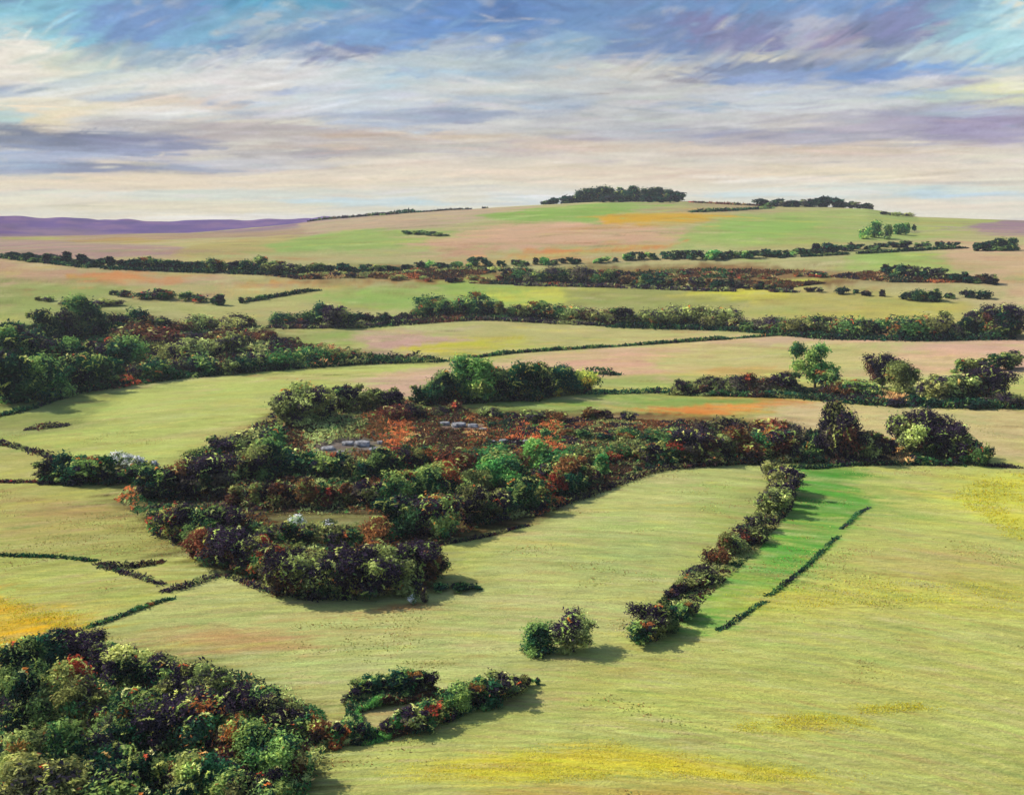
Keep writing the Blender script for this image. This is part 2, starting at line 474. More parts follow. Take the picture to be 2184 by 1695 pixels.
# ------------------------------------------------------------------ ground
GK = 0.91 * EX                    # how much brighter than its base colour sunlit level ground comes out


def build_ground():
    az_f = np.radians(np.concatenate([np.arange(-180, -33, 3.0), np.arange(-33, 33.01, 0.075), np.arange(36, 181, 3.0)]))
    Ds = [2.0]
    while Ds[-1] < 4200:
        d = Ds[-1]
        if d < 92: step = 0.12 * d + 1
        elif d > 1560: step = 60
        else: step = 1.3 / (F1 * (CAM_H / d ** 2 + 0.000085 * smooth(750, 1000, d)))
        Ds.append(d + step)
    Ds = np.array(Ds)
    j0 = int(np.searchsorted(az_f, math.radians(-33.01))); j1 = int(np.searchsorted(az_f, math.radians(33.02)))
    AZ, DD = np.meshgrid(az_f, Ds)
    Z = ground_z(AZ, DD)
    I, J = np.meshgrid(np.arange(len(Ds)), np.arange(len(az_f)), indexing='ij')
    n1, n2 = Noise2(21), Noise2(22)
    C = np.empty(AZ.shape + (3,)); C[:] = lin((184, 187, 100))
    far = smooth(300, 700, DD)[..., None]
    C = C * (1 - far) + lin((176, 168, 112)) * far
    back = (np.abs(AZ) > math.radians(33))[..., None]
    WI = I + 3.0 * fbm(n1, J / 26.0, I / 9.0) + 1.0 * n2(J / 5.0, I / 2.5)
    WJ = J + 9.0 * fbm(n2, J / 30.0, I / 10.0) + 2.0 * n1(J / 6.0, I / 3.0)

    def chart(pts):
        p = np.array(pts, float)
        dense = []
        for k in range(len(p)):
            a, b = p[k], p[(k + 1) % len(p)]
            m = max(1, int(np.hypot(*(b - a)) / 60))
            for t in range(m): dense.append(a + (b - a) * t / m)
        dense = np.array(dense)
        az, D = hit(dense[:, 0], dense[:, 1])
        return np.interp(D, Ds, np.arange(len(Ds))), np.interp(az, az_f, np.arange(len(az_f)))

    def patch(c, pts, amt=1.0, soft=2.0):
        pi, pj = chart(pts)
        i0 = int(max(0, pi.min() - 12)); i1 = int(min(len(Ds), pi.max() + 12))
        a0 = int(max(0, pj.min() - 30)); a1 = int(min(len(az_f), pj.max() + 30))
        gi = WI[i0:i1, a0:a1]; gj = WJ[i0:i1, a0:a1]
        inside = np.zeros(gi.shape, bool); dist = np.full(gi.shape, 1e9)
        n = len(pi)
        for k in range(n):
            ai, aj, bi, bj = pi[k], pj[k], pi[(k + 1) % n], pj[(k + 1) % n]
            if ai != bi:
                cr = ((ai > gi) != (bi > gi)) & (gj < (bj - aj) * (gi - ai) / (bi - ai) + aj)
                inside ^= cr
            di, dj = bi - ai, (bj - aj)
            L2 = di * di + dj * dj + 1e-9
            t = np.clip(((gi - ai) * di + (gj - aj) * dj) / L2, 0, 1)
            dist = np.minimum(dist, np.hypot((gi - ai - t * di), (gj - aj - t * dj) * 0.5))
        s = np.where(inside, dist, -dist)
        w = smooth(-soft, soft, s + 1.2 * n2(gj / 4, gi / 2)) * amt
        C[i0:i1, a0:a1] = C[i0:i1, a0:a1] * (1 - w[..., None]) + lin(c) * w[..., None]

    PALE = (184, 187, 112)
    P = [
        # ---- the hill
        ((164, 138, 110), [(-60, 490), (0, 498), (640, 474), (700, 500), (200, 515), (-60, 515)]),
        ((140, 112, 132), [(300, 494), (500, 484), (680, 468), (820, 458), (700, 482), (500, 496)], .8, 3),
        ((178, 142, 56), [(130, 512), (300, 506), (360, 514), (200, 520)], .6, 2),
        ((166, 170, 84), [(-20, 506), (120, 504), (140, 512), (-20, 514)], .6, 2),
        ((168, 138, 126), [(-60, 508), (160, 515), (350, 522), (420, 548), (150, 550), (-60, 550)]),
        ((176, 160, 100), [(420, 515), (640, 500), (620, 530), (520, 552), (380, 548)]),
        ((146, 168, 88), [(560, 520), (680, 497), (800, 488), (960, 492), (1010, 505), (760, 535), (600, 540)]),
        ((182, 158, 126), [(640, 475), (800, 459), (900, 450), (1160, 437), (1100, 460), (1000, 475), (960, 490), (760, 488), (640, 497)]),
        ((200, 162, 126), [(900, 512), (1100, 470), (1300, 478), (1480, 490), (1450, 512), (1100, 532), (950, 550)]),
        ((188, 148, 112), [(940, 528), (1080, 518), (1060, 540), (950, 552)], .8),
        ((136, 168, 76), [(1000, 462), (1150, 443), (1300, 431), (1480, 432), (1340, 452), (1275, 462), (1280, 478), (1120, 472)]),
        ((170, 152, 110), [(1480, 431), (1660, 436), (1620, 448), (1480, 455), (1345, 455)]),
        ((206, 160, 44), [(1270, 458), (1480, 452), (1580, 462), (1480, 474), (1290, 480)]),
        ((156, 172, 92), [(1440, 515), (1500, 480), (1600, 458), (1860, 445), (1970, 465), (2060, 480), (1990, 508), (1700, 528), (1440, 542)]),
        ((138, 176, 80), [(1540, 500), (1560, 468), (1700, 462), (1760, 480), (1650, 510), (1540, 515)], .7),
        ((164, 170, 92), [(1960, 465), (2190, 470), (2080, 498), (1980, 500)]),
        ((150, 116, 132), [(2070, 478), (2260, 462), (2260, 505), (2090, 500)], .9),
        ((206, 128, 66), [(990, 558), (1150, 533), (1400, 520), (1480, 512), (1420, 526), (1150, 545), (1040, 556)], .9, 1.2),
        # ---- middle distance, far half
        ((188, 154, 120), [(-60, 545), (60, 560), (330, 582), (520, 598), (480, 615), (200, 602), (-60, 600)]),
        ((204, 136, 76), [(150, 585), (260, 578), (400, 592), (400, 602), (200, 600)], .9, 1.2),
        ((150, 160, 88), [(-60, 598), (250, 600), (300, 615), (240, 640), (330, 660), (150, 685), (-60, 695)]),
        ((150, 148, 92), [(100, 640), (220, 625), (280, 655), (160, 665)], .6),
        ((176, 172, 104), [(330, 650), (560, 640), (720, 590), (760, 620), (740, 650), (600, 668), (420, 690)]),
        ((198, 140, 76), [(480, 605), (650, 595), (960, 590), (960, 602), (650, 606), (500, 614)], .8, 1.2),
        ((110, 72, 36), [(560, 580), (900, 568), (1100, 578), (1500, 562), (1800, 575), (1900, 598), (1500, 608), (1080, 602), (700, 598)], .85),
        ((146, 172, 84), [(700, 625), (1000, 598), (1220, 606), (1220, 650), (1000, 668), (820, 660), (740, 650)]),
        ((200, 194, 78), [(1050, 625), (1160, 612), (1290, 634), (1200, 648), (1080, 650)], .9),
        ((150, 152, 84), [(1200, 600), (1500, 612), (1640, 640), (1450, 675), (1260, 680), (1200, 650)]),
        ((206, 198, 70), [(1450, 612), (1700, 610), (1770, 626), (1620, 642), (1500, 634)], .95),
        ((176, 166, 92), [(1600, 640), (1800, 615), (2060, 640), (2060, 690), (1780, 690), (1540, 676)]),
        ((150, 176, 86), [(1780, 560), (1850, 530), (2000, 540), (2060, 590), (1880, 585)], .9),
        ((198, 164, 126), [(2020, 510), (2260, 530), (2260, 650), (2140, 625), (2060, 600), (1990, 545)], .9),
        ((196, 186, 84), [(1720, 665), (1900, 650), (2050, 655), (2000, 675), (1760, 682)], .7),
        # ---- fields behind the wood
        ((154, 168, 88), [(420, 725), (620, 705), (760, 695), (1100, 690), (1000, 720), (800, 735), (560, 735)]),
        ((180, 172, 108), [(760, 710), (950, 690), (1300, 688), (1640, 705), (1350, 735), (1000, 765), (780, 762)]),
        ((196, 156, 138), [(765, 714), (900, 702), (1020, 722), (860, 756), (780, 764)], .95),
        ((194, 184, 48), [(840, 748), (950, 728), (1100, 712), (1120, 725), (1000, 756), (860, 758)], .9),
        ((210, 174, 134), [(960, 775), (1350, 737), (1700, 704), (1960, 716), (2260, 720), (2260, 800), (1900, 800), (1600, 805), (1300, 800), (1250, 790), (1000, 790)]),
        ((186, 182, 108), [(1380, 770), (1500, 735), (1700, 725), (1900, 745), (1890, 790), (1600, 805), (1420, 795)], .8),
        ((210, 158, 132), [(1180, 772), (1330, 752), (1420, 765), (1340, 792), (1200, 790)], .8),
        ((206, 164, 140), [(1900, 730), (2260, 728), (2260, 790), (2000, 770)], .8),
        ((190, 158, 134), [(1560, 720), (1700, 708), (1760, 722), (1640, 738)], .7),
        ((208, 152, 86), [(1500, 790), (1620, 780), (1740, 792), (1700, 806), (1540, 806)], .7),
        ((150, 164, 88), [(1260, 800), (1460, 800), (1440, 828), (1300, 835)], .8),
        ((182, 188, 102), [(-60, 890), (150, 838), (400, 808), (700, 785), (960, 774), (970, 800), (860, 852), (780, 845), (600, 862), (590, 915), (420, 965), (330, 990), (100, 955), (-60, 945)]),
        ((110, 122, 68), [(-60, 880), (140, 842), (300, 822), (220, 868), (150, 912), (-60, 945)], .7, 4),  # dark olive shading in front of the left-edge wood, painted into the field
        ((204, 164, 140), [(740, 845), (800, 800), (960, 778), (975, 815), (880, 858), (790, 856)], .95),
        ((206, 176, 120), [(400, 925), (560, 900), (580, 915), (440, 955)], .35, 4),
        ((132, 158, 76), [(940, 872), (1180, 846), (1500, 840), (1760, 850), (1500, 866), (1100, 878)], .95),
        ((218, 138, 66), [(1360, 872), (1560, 860), (1700, 848), (1790, 846), (1700, 862), (1640, 876), (1500, 886)], .97),
        ((214, 192, 140), [(1640, 880), (1720, 858), (1790, 852), (1780, 890), (1700, 930)], .95),
        ((206, 184, 130), [(1570, 892), (1740, 862), (1770, 890), (1690, 930), (1640, 910)]),
        ((200, 180, 122), [(1780, 868), (1960, 860), (2260, 872), (2260, 1000), (2110, 985), (2000, 950), (1850, 960), (1790, 930)]),
        ((176, 172, 96), [(-60, 945), (140, 960), (90, 1025), (-60, 1025)]),
        # ---- nearer fields
        ((172, 170, 92), [(-60, 1030), (300, 1030), (340, 1110), (380, 1200), (200, 1192), (-60, 1185)]),
        ((178, 130, 92), [(-20, 1050), (200, 1070), (290, 1105), (140, 1110), (-20, 1095)], .5, 4),
        ((196, 148, 104), [(-20, 1110), (150, 1120), (240, 1150), (60, 1150), (-20, 1140)], .35, 4),
        ((200, 150, 100), [(40, 1225), (150, 1215), (260, 1230), (160, 1250), (60, 1245)], .4, 4),
        ((180, 184, 96), [(-60, 1190), (200, 1200), (460, 1215), (400, 1250), (250, 1310), (120, 1345), (-60, 1400)]),
        ((236, 178, 22), [(-60, 1255), (60, 1290), (190, 1325), (150, 1350), (40, 1400), (-60, 1440)], .95, 4),
        (PALE, [(180, 1340), (300, 1290), (450, 1212), (560, 1262), (800, 1275), (1000, 1245), (1130, 1112), (1400, 1002), (1560, 985), (1680, 1000), (1560, 1180), (1400, 1340), (1200, 1430), (1000, 1480), (700, 1520), (480, 1440), (300, 1400)]),
        ((150, 178, 92), [(1150, 1150), (1300, 1100), (1450, 1130), (1400, 1230), (1250, 1230)], .35, 6),
        ((160, 176, 86), [(1480, 1100), (1560, 1020), (1640, 1060), (1560, 1180), (1450, 1260)], .6, 4),
        ((192, 124, 84), [(300, 1352), (480, 1338), (660, 1356), (660, 1392), (430, 1396)], .6, 4),
        ((176, 140, 84), [(700, 1340), (900, 1330), (940, 1350), (760, 1362)], .35, 4),
        ((200, 176, 130), [(970, 1265), (1200, 1275), (1180, 1290), (1000, 1285)], .4, 3),
        ((92, 160, 58), [(1700, 990), (1840, 988), (1855, 1080), (1780, 1160), (1700, 1240), (1540, 1340), (1400, 1385), (1480, 1300), (1610, 1180), (1680, 1090)]),
        ((84, 150, 56), [(1730, 1010), (1810, 1010), (1820, 1040), (1730, 1060)], .6, 4),
        ((220, 214, 66), [(2040, 1060), (2100, 1020), (2260, 1010), (2260, 1170), (2120, 1120)], .7, 6),
        ((206, 196, 84), [(2000, 1020), (2100, 1005), (2090, 1030), (2010, 1040)], .6, 4),
        ((202, 192, 80), [(1500, 1290), (1600, 1255), (1900, 1225), (2260, 1220), (2260, 1320), (1900, 1310), (1600, 1320)], .6, 8),
        ((196, 190, 96), [(1300, 1480), (1700, 1440), (2260, 1380), (2260, 1480), (1800, 1500), (1400, 1520)], .35, 10),
        ((188, 158, 104), [(1850, 1180), (2140, 1160), (2180, 1230), (1900, 1240)], .35, 8),
        ((196, 150, 96), [(1280, 1425), (1480, 1412), (1470, 1428), (1300, 1436)], .5, 3),
        ((176, 132, 108), [(1010, 1492), (1160, 1475), (1190, 1485), (1050, 1505)], .7, 3),
        ((218, 202, 58), [(870, 1640), (1050, 1612), (1300, 1585), (1500, 1622), (1780, 1650), (1730, 1668), (1400, 1655), (1150, 1668), (900, 1662)], .9, 5),
        ((216, 206, 62), [(1560, 1548), (1640, 1530), (1760, 1525), (1850, 1540), (1800, 1556), (1600, 1562)], .75, 4),
        ((214, 208, 60), [(1830, 1510), (1980, 1500), (2000, 1512), (1850, 1522)], .8, 3),
        ((200, 164, 76), [(900, 1710), (1100, 1682), (1500, 1672), (1800, 1690), (1800, 1740), (900, 1740)], .75, 5),
        ((190, 60, 34), [(810, 1296), (850, 1288), (920, 1286), (900, 1296), (830, 1306)], .9, 1.5),
        ((186, 100, 70), [(740, 1312), (830, 1300), (840, 1306), (760, 1320)], .6, 1.5),
        # ---- floors of the woods
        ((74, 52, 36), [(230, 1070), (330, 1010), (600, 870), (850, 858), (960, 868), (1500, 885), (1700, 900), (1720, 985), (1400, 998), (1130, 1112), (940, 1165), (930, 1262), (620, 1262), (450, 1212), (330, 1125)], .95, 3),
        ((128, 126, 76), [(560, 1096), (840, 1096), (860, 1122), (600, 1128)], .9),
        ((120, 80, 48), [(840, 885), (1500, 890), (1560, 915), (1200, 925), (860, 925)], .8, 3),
        ((168, 162, 164), [(660, 950), (720, 932), (820, 936), (820, 968), (680, 966)], .32, 1.5),
        ((160, 150, 160), [(900, 905), (960, 896), (1040, 902), (1020, 918), (900, 918)], .3, 1.5),
        ((160, 158, 168), [(1040, 938), (1130, 936), (1130, 948), (1050, 950)], .5, 1.5),
        ((206, 140, 84), [(1180, 900), (1250, 896), (1240, 915), (1190, 916)], .8, 1.5),
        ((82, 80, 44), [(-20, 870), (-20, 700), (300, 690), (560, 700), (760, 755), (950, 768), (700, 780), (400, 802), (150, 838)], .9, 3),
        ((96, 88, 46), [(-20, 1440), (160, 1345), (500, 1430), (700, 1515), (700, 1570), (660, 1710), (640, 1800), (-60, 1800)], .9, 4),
        ((176, 150, 110), [(740, 1520), (860, 1500), (960, 1500), (880, 1545), (760, 1570)], .6, 3),
        ((130, 110, 64), [(1480, 1240), (1560, 1190), (1680, 1080), (1700, 1010), (1640, 1010), (1560, 1150), (1400, 1300)], .4, 4),
    ]
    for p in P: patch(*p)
    # drawn-out strokes of grass, each taking up the colour around it
    src = C.copy()
    ra = int(np.searchsorted(Ds, 92)); rb = int(np.searchsorted(Ds, 1540))
    STY = lin([(206, 196, 84), (150, 160, 84), (198, 200, 136), (176, 128, 84), (126, 128, 70), (204, 178, 140), (134, 164, 84), (196, 164, 120)])
    for k in range(22000):
        ci = rng.uniform(ra, rb); cj = rng.uniform(j0, j1)
        near = 1 - (ci - ra) / (rb - ra)
        ln = rng.uniform(5, 26) * (0.8 + 0.7 * near); wd = rng.uniform(0.5, 1.5) * (0.7 + 0.9 * near)
        if k < 1300: ln *= 3.2; wd *= 2.8
        ang = rng.normal(0.0, 0.05) + (0.10 * near * ((cj - j0) / (j1 - j0)) * -1 if near > .3 else 0)
        dh = ln * abs(math.sin(ang)) + 2 * wd + 1
        i0 = int(max(ra, ci - dh)); i1 = int(min(rb, ci + dh + 1)); a0 = int(max(j0, cj - ln - 2)); a1 = int(min(j1, cj + ln + 3))
        if i1 <= i0 or a1 <= a0: continue
        ii, jj = np.mgrid[i0:i1, a0:a1]
        u = (jj - cj) * math.cos(ang) + (ii - ci) * math.sin(ang); v = -(jj - cj) * math.sin(ang) + (ii - ci) * math.cos(ang)
        w = np.clip(1.2 - np.sqrt((u / ln) ** 2 + (v / wd) ** 2), 0, 1) * rng.uniform(0.3, 0.8)
        w = w * (0.55 + 0.9 * rng.random(w.shape))
        si = int(np.clip(ci + rng.normal(0, 3), 0, len(Ds) - 1)); sj = int(np.clip(cj + rng.normal(0, 12), 0, len(az_f) - 1))
        c = src[si, sj] * (1 + rng.normal(0, 0.14)) * (1 + rng.normal(0, 0.055, 3))
        if rng.random() < (.75 if k < 1300 else .34): c = c * 0.5 + STY[rng.integers(len(STY))] * 0.5
        w = np.clip(w, 0, 1)[..., None]
        C[i0:i1, a0:a1] = C[i0:i1, a0:a1] * (1 - w) + c * w
    C = np.where(back, lin((176, 178, 104)), C)
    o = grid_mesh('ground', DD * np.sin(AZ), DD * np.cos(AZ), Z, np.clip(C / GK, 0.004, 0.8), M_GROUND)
    tag(o, 'rolling farmland of pale green, straw and pink fields', 'ground', kind='structure')
    # the flat disc under the viewer's feet closes the sheet
    # ---- heather moor beyond
    azm = np.radians(np.arange(-60, 60.01, 0.12)); Dm = np.concatenate([np.linspace(2000, 2700, 40), np.linspace(2720, 4200, 12)])
    A2, D2 = np.meshgrid(azm, Dm)
    top = CAM_H + 2700 * np.interp(A2, _maz, _mte)
    Z2 = np.interp(D2, [2000, 2700, 4200], [0, 1, .6]) * (top + 40) - 40 + 3 * n1(A2 * 60, D2 / 90)
    X2 = D2 * np.sin(A2); Y2 = D2 * np.cos(A2)
    f = smooth(-0.2, 0.4, fbm(n1, A2 * 50, D2 / 30))[..., None]
    c2 = lin((104, 78, 134)) * (1 - f) + lin((130, 98, 136)) * f
    f = smooth(0.0, 0.4, fbm(n2, A2 * 30 + 3, D2 / 24))[..., None]
    c2 = c2 * (1 - f) + lin((94, 74, 126)) * f
    f = (smooth(2560, 2250, D2 + 140 * n1(A2 * 30, D2 / 60)) * .65)[..., None]
    c2 = c2 * (1 - f) + lin((160, 134, 116)) * f
    f = (smooth(math.radians(-23), math.radians(-27), A2) * .55)[..., None]
    c2 = c2 * (1 - f) + lin((104, 46, 96)) * f
    o = grid_mesh('hills', X2, Y2, Z2, c2 / GK, M_GROUND)
    tag(o, 'purple heather moor along the horizon', 'hills', kind='structure')


build_ground()

# ------------------------------------------------------------------ trees
LK = 1.95
PAL = {   # base colours of the leaves, seen colours of the crowns; weights
    'deep green': [((32, 66, 42), 5), ((26, 48, 34), 4), ((62, 92, 48), 3), ((100, 118, 60), 2.4), ((28, 27, 36), 2.5), ((110, 68, 38), .5)],
    'dark green': [((20, 54, 36), 6), ((16, 34, 28), 5), ((46, 72, 42), 3), ((84, 102, 54), 2), ((32, 29, 36), 2)],
    'olive green': [((114, 118, 64), 5), ((84, 90, 50), 4), ((54, 58, 38), 3), ((150, 154, 86), 2.2), ((44, 38, 46), 2), ((124, 80, 46), .6)],
    'dark plum': [((36, 28, 40), 5), ((26, 23, 31), 6), ((66, 60, 50), 2.5), ((100, 104, 60), 3), ((80, 52, 38), 1.6), ((46, 66, 40), 1.5)],
    'rust brown': [((92, 58, 36), 4), ((66, 45, 33), 5), ((124, 80, 48), 1.4), ((42, 32, 34), 4), ((92, 96, 52), 2.5), ((170, 88, 56), .4), ((132, 116, 70), 1.2)],
    'bright green': [((88, 126, 60), 4), ((58, 100, 50), 4), ((38, 70, 42), 3), ((132, 148, 76), 2)],
    'mixed green and rust': [((50, 86, 46), 4), ((28, 52, 36), 3), ((120, 66, 38), 3), ((108, 114, 60), 2.6), ((38, 30, 40), 3), ((170, 86, 50), .5)],
    'olive and plum': [((114, 118, 66), 4), ((40, 32, 45), 5), ((76, 80, 50), 3), ((146, 150, 86), 1.8)],
    'white-blossomed': [((186, 186, 178), 4), ((150, 156, 140), 3), ((70, 84, 50), 5)],
    'golden-tipped green': [((24, 66, 46), 5), ((18, 44, 36), 3), ((150, 150, 64), 1.6), ((190, 144, 66), .7)],
}
_crowns = {}


def leaf_quads(C, Nrm, size, ratio, r):
    """leaf-shaped quads at points C facing Nrm"""
    n = len(C)
    t = r.normal(size=(n, 3)); t = t - (t * Nrm).sum(1, keepdims=True) * Nrm
    t /= np.linalg.norm(t, axis=1, keepdims=True) + 1e-9
    b = np.cross(Nrm, t)
    s = size[:, None]
    v0 = C - t * s * ratio; v1 = C - b * s * 0.55 + t * s * 0.1 + Nrm * s * .12
    v2 = C + t * s * ratio; v3 = C + b * s * 0.55 - t * s * 0.1 + Nrm * s * .12
    V = np.stack([v0, v1, v2, v3], 1).reshape(-1, 3)
    Q = np.arange(4 * n).reshape(n, 4)
    return V, Q


def crown_mesh(look, shape, lod):
    key = (look, shape, lod)
    if key in _crowns: return _crowns[key]
    r = np.random.default_rng(abs(hash_str(look)) % 9973 + shape * 31 + lod * 7)
    nl, ls = {0: (8000, 0.022), 1: (2300, 0.038), 2: (420, 0.085)}[lod]
    pal = PAL[look]
    cols = lin([p[0] for p in pal]); w = np.array([p[1] for p in pal], float); w /= w.sum()
    lobes = []
    if shape == 0:      # round head on many lobes
        for k in range(17):
            a = r.uniform(0, 6.28); q = r.uniform(0.10, 0.40); z = r.uniform(0.12, 0.82)
            lobes.append((q * math.cos(a), q * math.sin(a), z, r.uniform(.08, .22)))
        lobes.append((0, 0, .5, .3)); lobes.append((0.03, 0, .76, .2))
    elif shape == 1:    # taller, ragged
        for k in range(12):
            z = r.uniform(0.12, 0.86); a = r.uniform(0, 6.28); q = r.uniform(0.02, 0.24) * (1.15 - z)
            lobes.append((q * math.cos(a), q * math.sin(a), z, r.uniform(.11, .20)))
        lobes.append((0, 0, .42, .24))
    elif shape == 2:    # low and spreading
        for k in range(13):
            a = r.uniform(0, 6.28); q = r.uniform(0.1, 0.52); z = r.uniform(0.2, 0.62)
            lobes.append((q * math.cos(a), q * math.sin(a) * .8, z, r.uniform(.18, .32)))
        lobes.append((0.05, 0, .52, .40))
    else:               # lopsided, blown
        for k in range(12):
            z = r.uniform(0.1, 0.85); a = r.uniform(0, 6.28); q = r.uniform(0.06, 0.36)
            lobes.append((q * math.cos(a) + (z - .4) * .35, q * math.sin(a), z, r.uniform(.07, .2)))
        lobes.append((0, 0, .4, .28))
    lobes = np.array(lobes)
    rad = lobes[:, 3]
    pr = rad ** 2 / (rad ** 2).sum()
    li = r.choice(len(lobes), nl, p=pr)
    d = r.normal(size=(nl, 3)); d /= np.linalg.norm(d, axis=1, keepdims=True)
    rr = rad[li] * (r.uniform(0.5, 1.08, nl)) * (1 + 0.34 * np.sin(d[:, 0] * 7 + li * 2.1) * np.sin(d[:, 2] * 6 + li) + .14 * np.sin(d[:, 1] * 15 + li))
    P = lobes[li, :3] + d * rr[:, None] * np.array([1, 1, .85])
    stray = r.random(nl) < .12
    P[stray] += d[stray] * r.uniform(.02, .10, stray.sum())[:, None]
    P[:, 2] = np.abs(P[:, 2] - .03) + .03
    nrm = d * .8 + r.normal(size=(nl, 3)) * .55 + np.array([0, 0, .35]); nrm /= np.linalg.norm(nrm, axis=1, keepdims=True)
    size = ls * r.uniform(.6, 1.5, nl)
    V, Q = leaf_quads(P, nrm, size, 1.35, r)
    # colour by bough: patches of leaves share a hue
    nb = 20 if lod < 2 else 7
    bc = r.uniform([-.5, -.5, 0], [.5, .5, 1], (nb, 3)); bcol = cols[r.choice(len(pal), nb, p=w)]
    nearest = np.argmin(((P[:, None] - bc[None]) ** 2).sum(2) + r.uniform(0, .035, (nl, nb)), 1)
    c = bcol[nearest]
    own = r.random(nl) < .16
    c[own] = cols[r.choice(len(pal), own.sum(), p=w)]
    c = c * r.uniform(.7, 1.4, nl)[:, None]
    if lod < 2:
        # arching sprays of lighter olive and of orange leaves, like drawn strokes, standing out of the crown
        SP = lin([(150, 158, 84), (126, 134, 70), (168, 170, 100), (186, 96, 50), (116, 128, 64), (206, 140, 84)])
        pw = np.array([4, 4, 1.6, .45, 4, .3]); pw = pw / pw.sum()
        sv, sc = [], []
        for k in range(26 if lod == 0 else 16):
            li_ = r.integers(len(lobes)); dd = r.normal(size=3); dd[2] = abs(dd[2]) * .7; dd /= np.linalg.norm(dd)
            p0 = lobes[li_, :3] + dd * rad[li_] * .9
            tdir = np.cross(dd, r.normal(size=3)); tdir /= np.linalg.norm(tdir) + 1e-9
            m_ = 16 if lod == 0 else 8
            L_ = r.uniform(.10, .24); tt = np.linspace(0, 1, m_)
            pts_ = p0 + tdir * (tt[:, None] - .5) * L_ + dd * (np.sin(tt * 3.14) * .05)[:, None] - np.array([0, 0, 1]) * (tt ** 2 * .06)[:, None]
            sv.append(pts_ + r.normal(size=(m_, 3)) * .006); sc.append(np.tile(SP[r.choice(len(SP), p=pw)] * r.uniform(.8, 1.25), (m_, 1)))
        sv = np.concatenate(sv); sc = np.concatenate(sc)
        sv[:, 2] = np.abs(sv[:, 2])
        nn = r.normal(size=sv.shape) * .5 + np.array([0, 0, .8]); nn /= np.linalg.norm(nn, axis=1, keepdims=True)
        V2, Q2 = leaf_quads(sv, nn, ls * r.uniform(.7, 1.2, len(sv)), 1.6, r)
        Q = np.concatenate([Q, Q2 + len(V)]); V = np.concatenate([V, V2]); c = np.concatenate([c, sc])
    me = mesh_quads('crown', V, Q, M_LEAF, np.clip(c * LK, .002, .8))
    _crowns[key] = me
    return me


def hash_str(s):
    h = 5381
    for ch in s: h = (h * 33 + ord(ch)) & 0x7fffffff
    return h


_trunks = {}


def tube(path, r0, r1, n=6):
    V = []; F = []
    path = [Vector(p) for p in path]
    for i, p in enumerate(path):
        t = (path[min(i + 1, len(path) - 1)] - path[max(i - 1, 0)]).normalized()
        a = t.orthogonal().normalized(); b = t.cross(a)
        rr = r0 + (r1 - r0) * i / (len(path) - 1)
        for k in range(n):
            an = 2 * math.pi * k / n
            V.append(p + a * math.cos(an) * rr + b * math.sin(an) * rr)
    for i in range(len(path) - 1):
        for k in range(n):
            F.append((i * n + k, i * n + (k + 1) % n, (i + 1) * n + (k + 1) % n, (i + 1) * n + k))
    F.append(tuple(range(n))[::-1]); F.append(tuple((len(path) - 1) * n + k for k in range(n)))
    return V, F


def trunk_mesh(shape):
    if shape in _trunks: return _trunks[shape]
    r = random.Random(shape + 3)
    V, F = [], []

    def add(path, a, b, n=6):
        v, f = tube(path, a, b, n); o = len(V)
        V.extend(v); F.extend([tuple(i + o for i in q) for q in f])
    lean = .12 if shape == 3 else .02
    add([(0, 0, -.08), (.005, .01, .1), (lean * .5, 0, .3), (lean, .01, .55), (lean * 1.3, 0, .78)], .034, .008, 8)
    for k in range(7):
        z = r.uniform(.16, .6); a = r.uniform(0, 6.28); L = r.uniform(.16, .3)
        p0 = Vector((lean * z, 0, z)); e = p0 + Vector((math.cos(a) * L, math.sin(a) * L, L * r.uniform(.5, 1.1)))
        mid = (p0 + e) / 2 + Vector((0, 0, -.02))
        add([p0, mid, e], .014, .004, 5)
    me = mesh_quads('trunk', V, F, M_BARK, smooth_=True)
    _trunks[shape] = me
    return me


FAR = []
COUNT = {}
ORD = ['', 'first', 'second', 'third', 'fourth', 'fifth', 'sixth', 'seventh', 'eighth', 'ninth', 'tenth', 'eleventh', 'twelfth',
       'thirteenth', 'fourteenth', 'fifteenth', 'sixteenth', 'seventeenth', 'eighteenth']
SHAPE_WORD = {0: 'round', 1: 'tall', 2: 'spreading', 3: 'lopsided'}


def plant(px, py, hpx, look, kind='tree', shape=None, label=None, group=None, wide=1.0, sink=0.02, far=True):
    x, y, z, D = spot(px, py)
    h = hpx / S / F1 * math.hypot(D, CAM_H - z) * 1.04
    if shape is None: shape = 2 if kind == 'bush' else random.choice([0, 0, 1, 3])
    lod = 0 if hpx > 62 else (1 if hpx > 24 else 2)
    rz = random.uniform(0, 6.28)
    wx = h * wide * random.uniform(.9, 1.15)
    if lod == 2 and far and kind == 'tree':
        FAR.append((look, shape, x, y, z - sink * h, rz, wx, h)); return None
    COUNT[kind] = COUNT.get(kind, 0) + 1
    cm = crown_mesh(look, shape, lod)
    if kind == 'bush': name = 'bush'
    else: name = 'tree'
    if lod == 2:
        o = bpy.data.objects.new(name, cm)
        COL.objects.link(o)
        root = o
    else:
        root = bpy.data.objects.new(name, None); root.empty_display_size = .5
        COL.objects.link(root)
        c = bpy.data.objects.new('crown', cm); COL.objects.link(c); c.parent = root
        t = bpy.data.objects.new('trunk', trunk_mesh(shape)); COL.objects.link(t); t.parent = root
    root.location = (x, y, z - sink * h)
    root.rotation_euler = (0, 0, rz)
    root.scale = (wx, wx, h)
    tag(root, label, kind, group)
    return root


def along(pts, n, jit=0.5):
    p = np.array(pts, float)
    seg = np.hypot(*(p[1:] - p[:-1]).T); cum = np.concatenate([[0], np.cumsum(seg)])
    out = []
    for k in range(n):
        t = (k + .5 + random.uniform(-jit, jit) * .8) / n * cum[-1]
        t = min(max(t, 0), cum[-1])
        out.append([np.interp(t, cum, p[:, c]) for c in range(p.shape[1])])
    return out


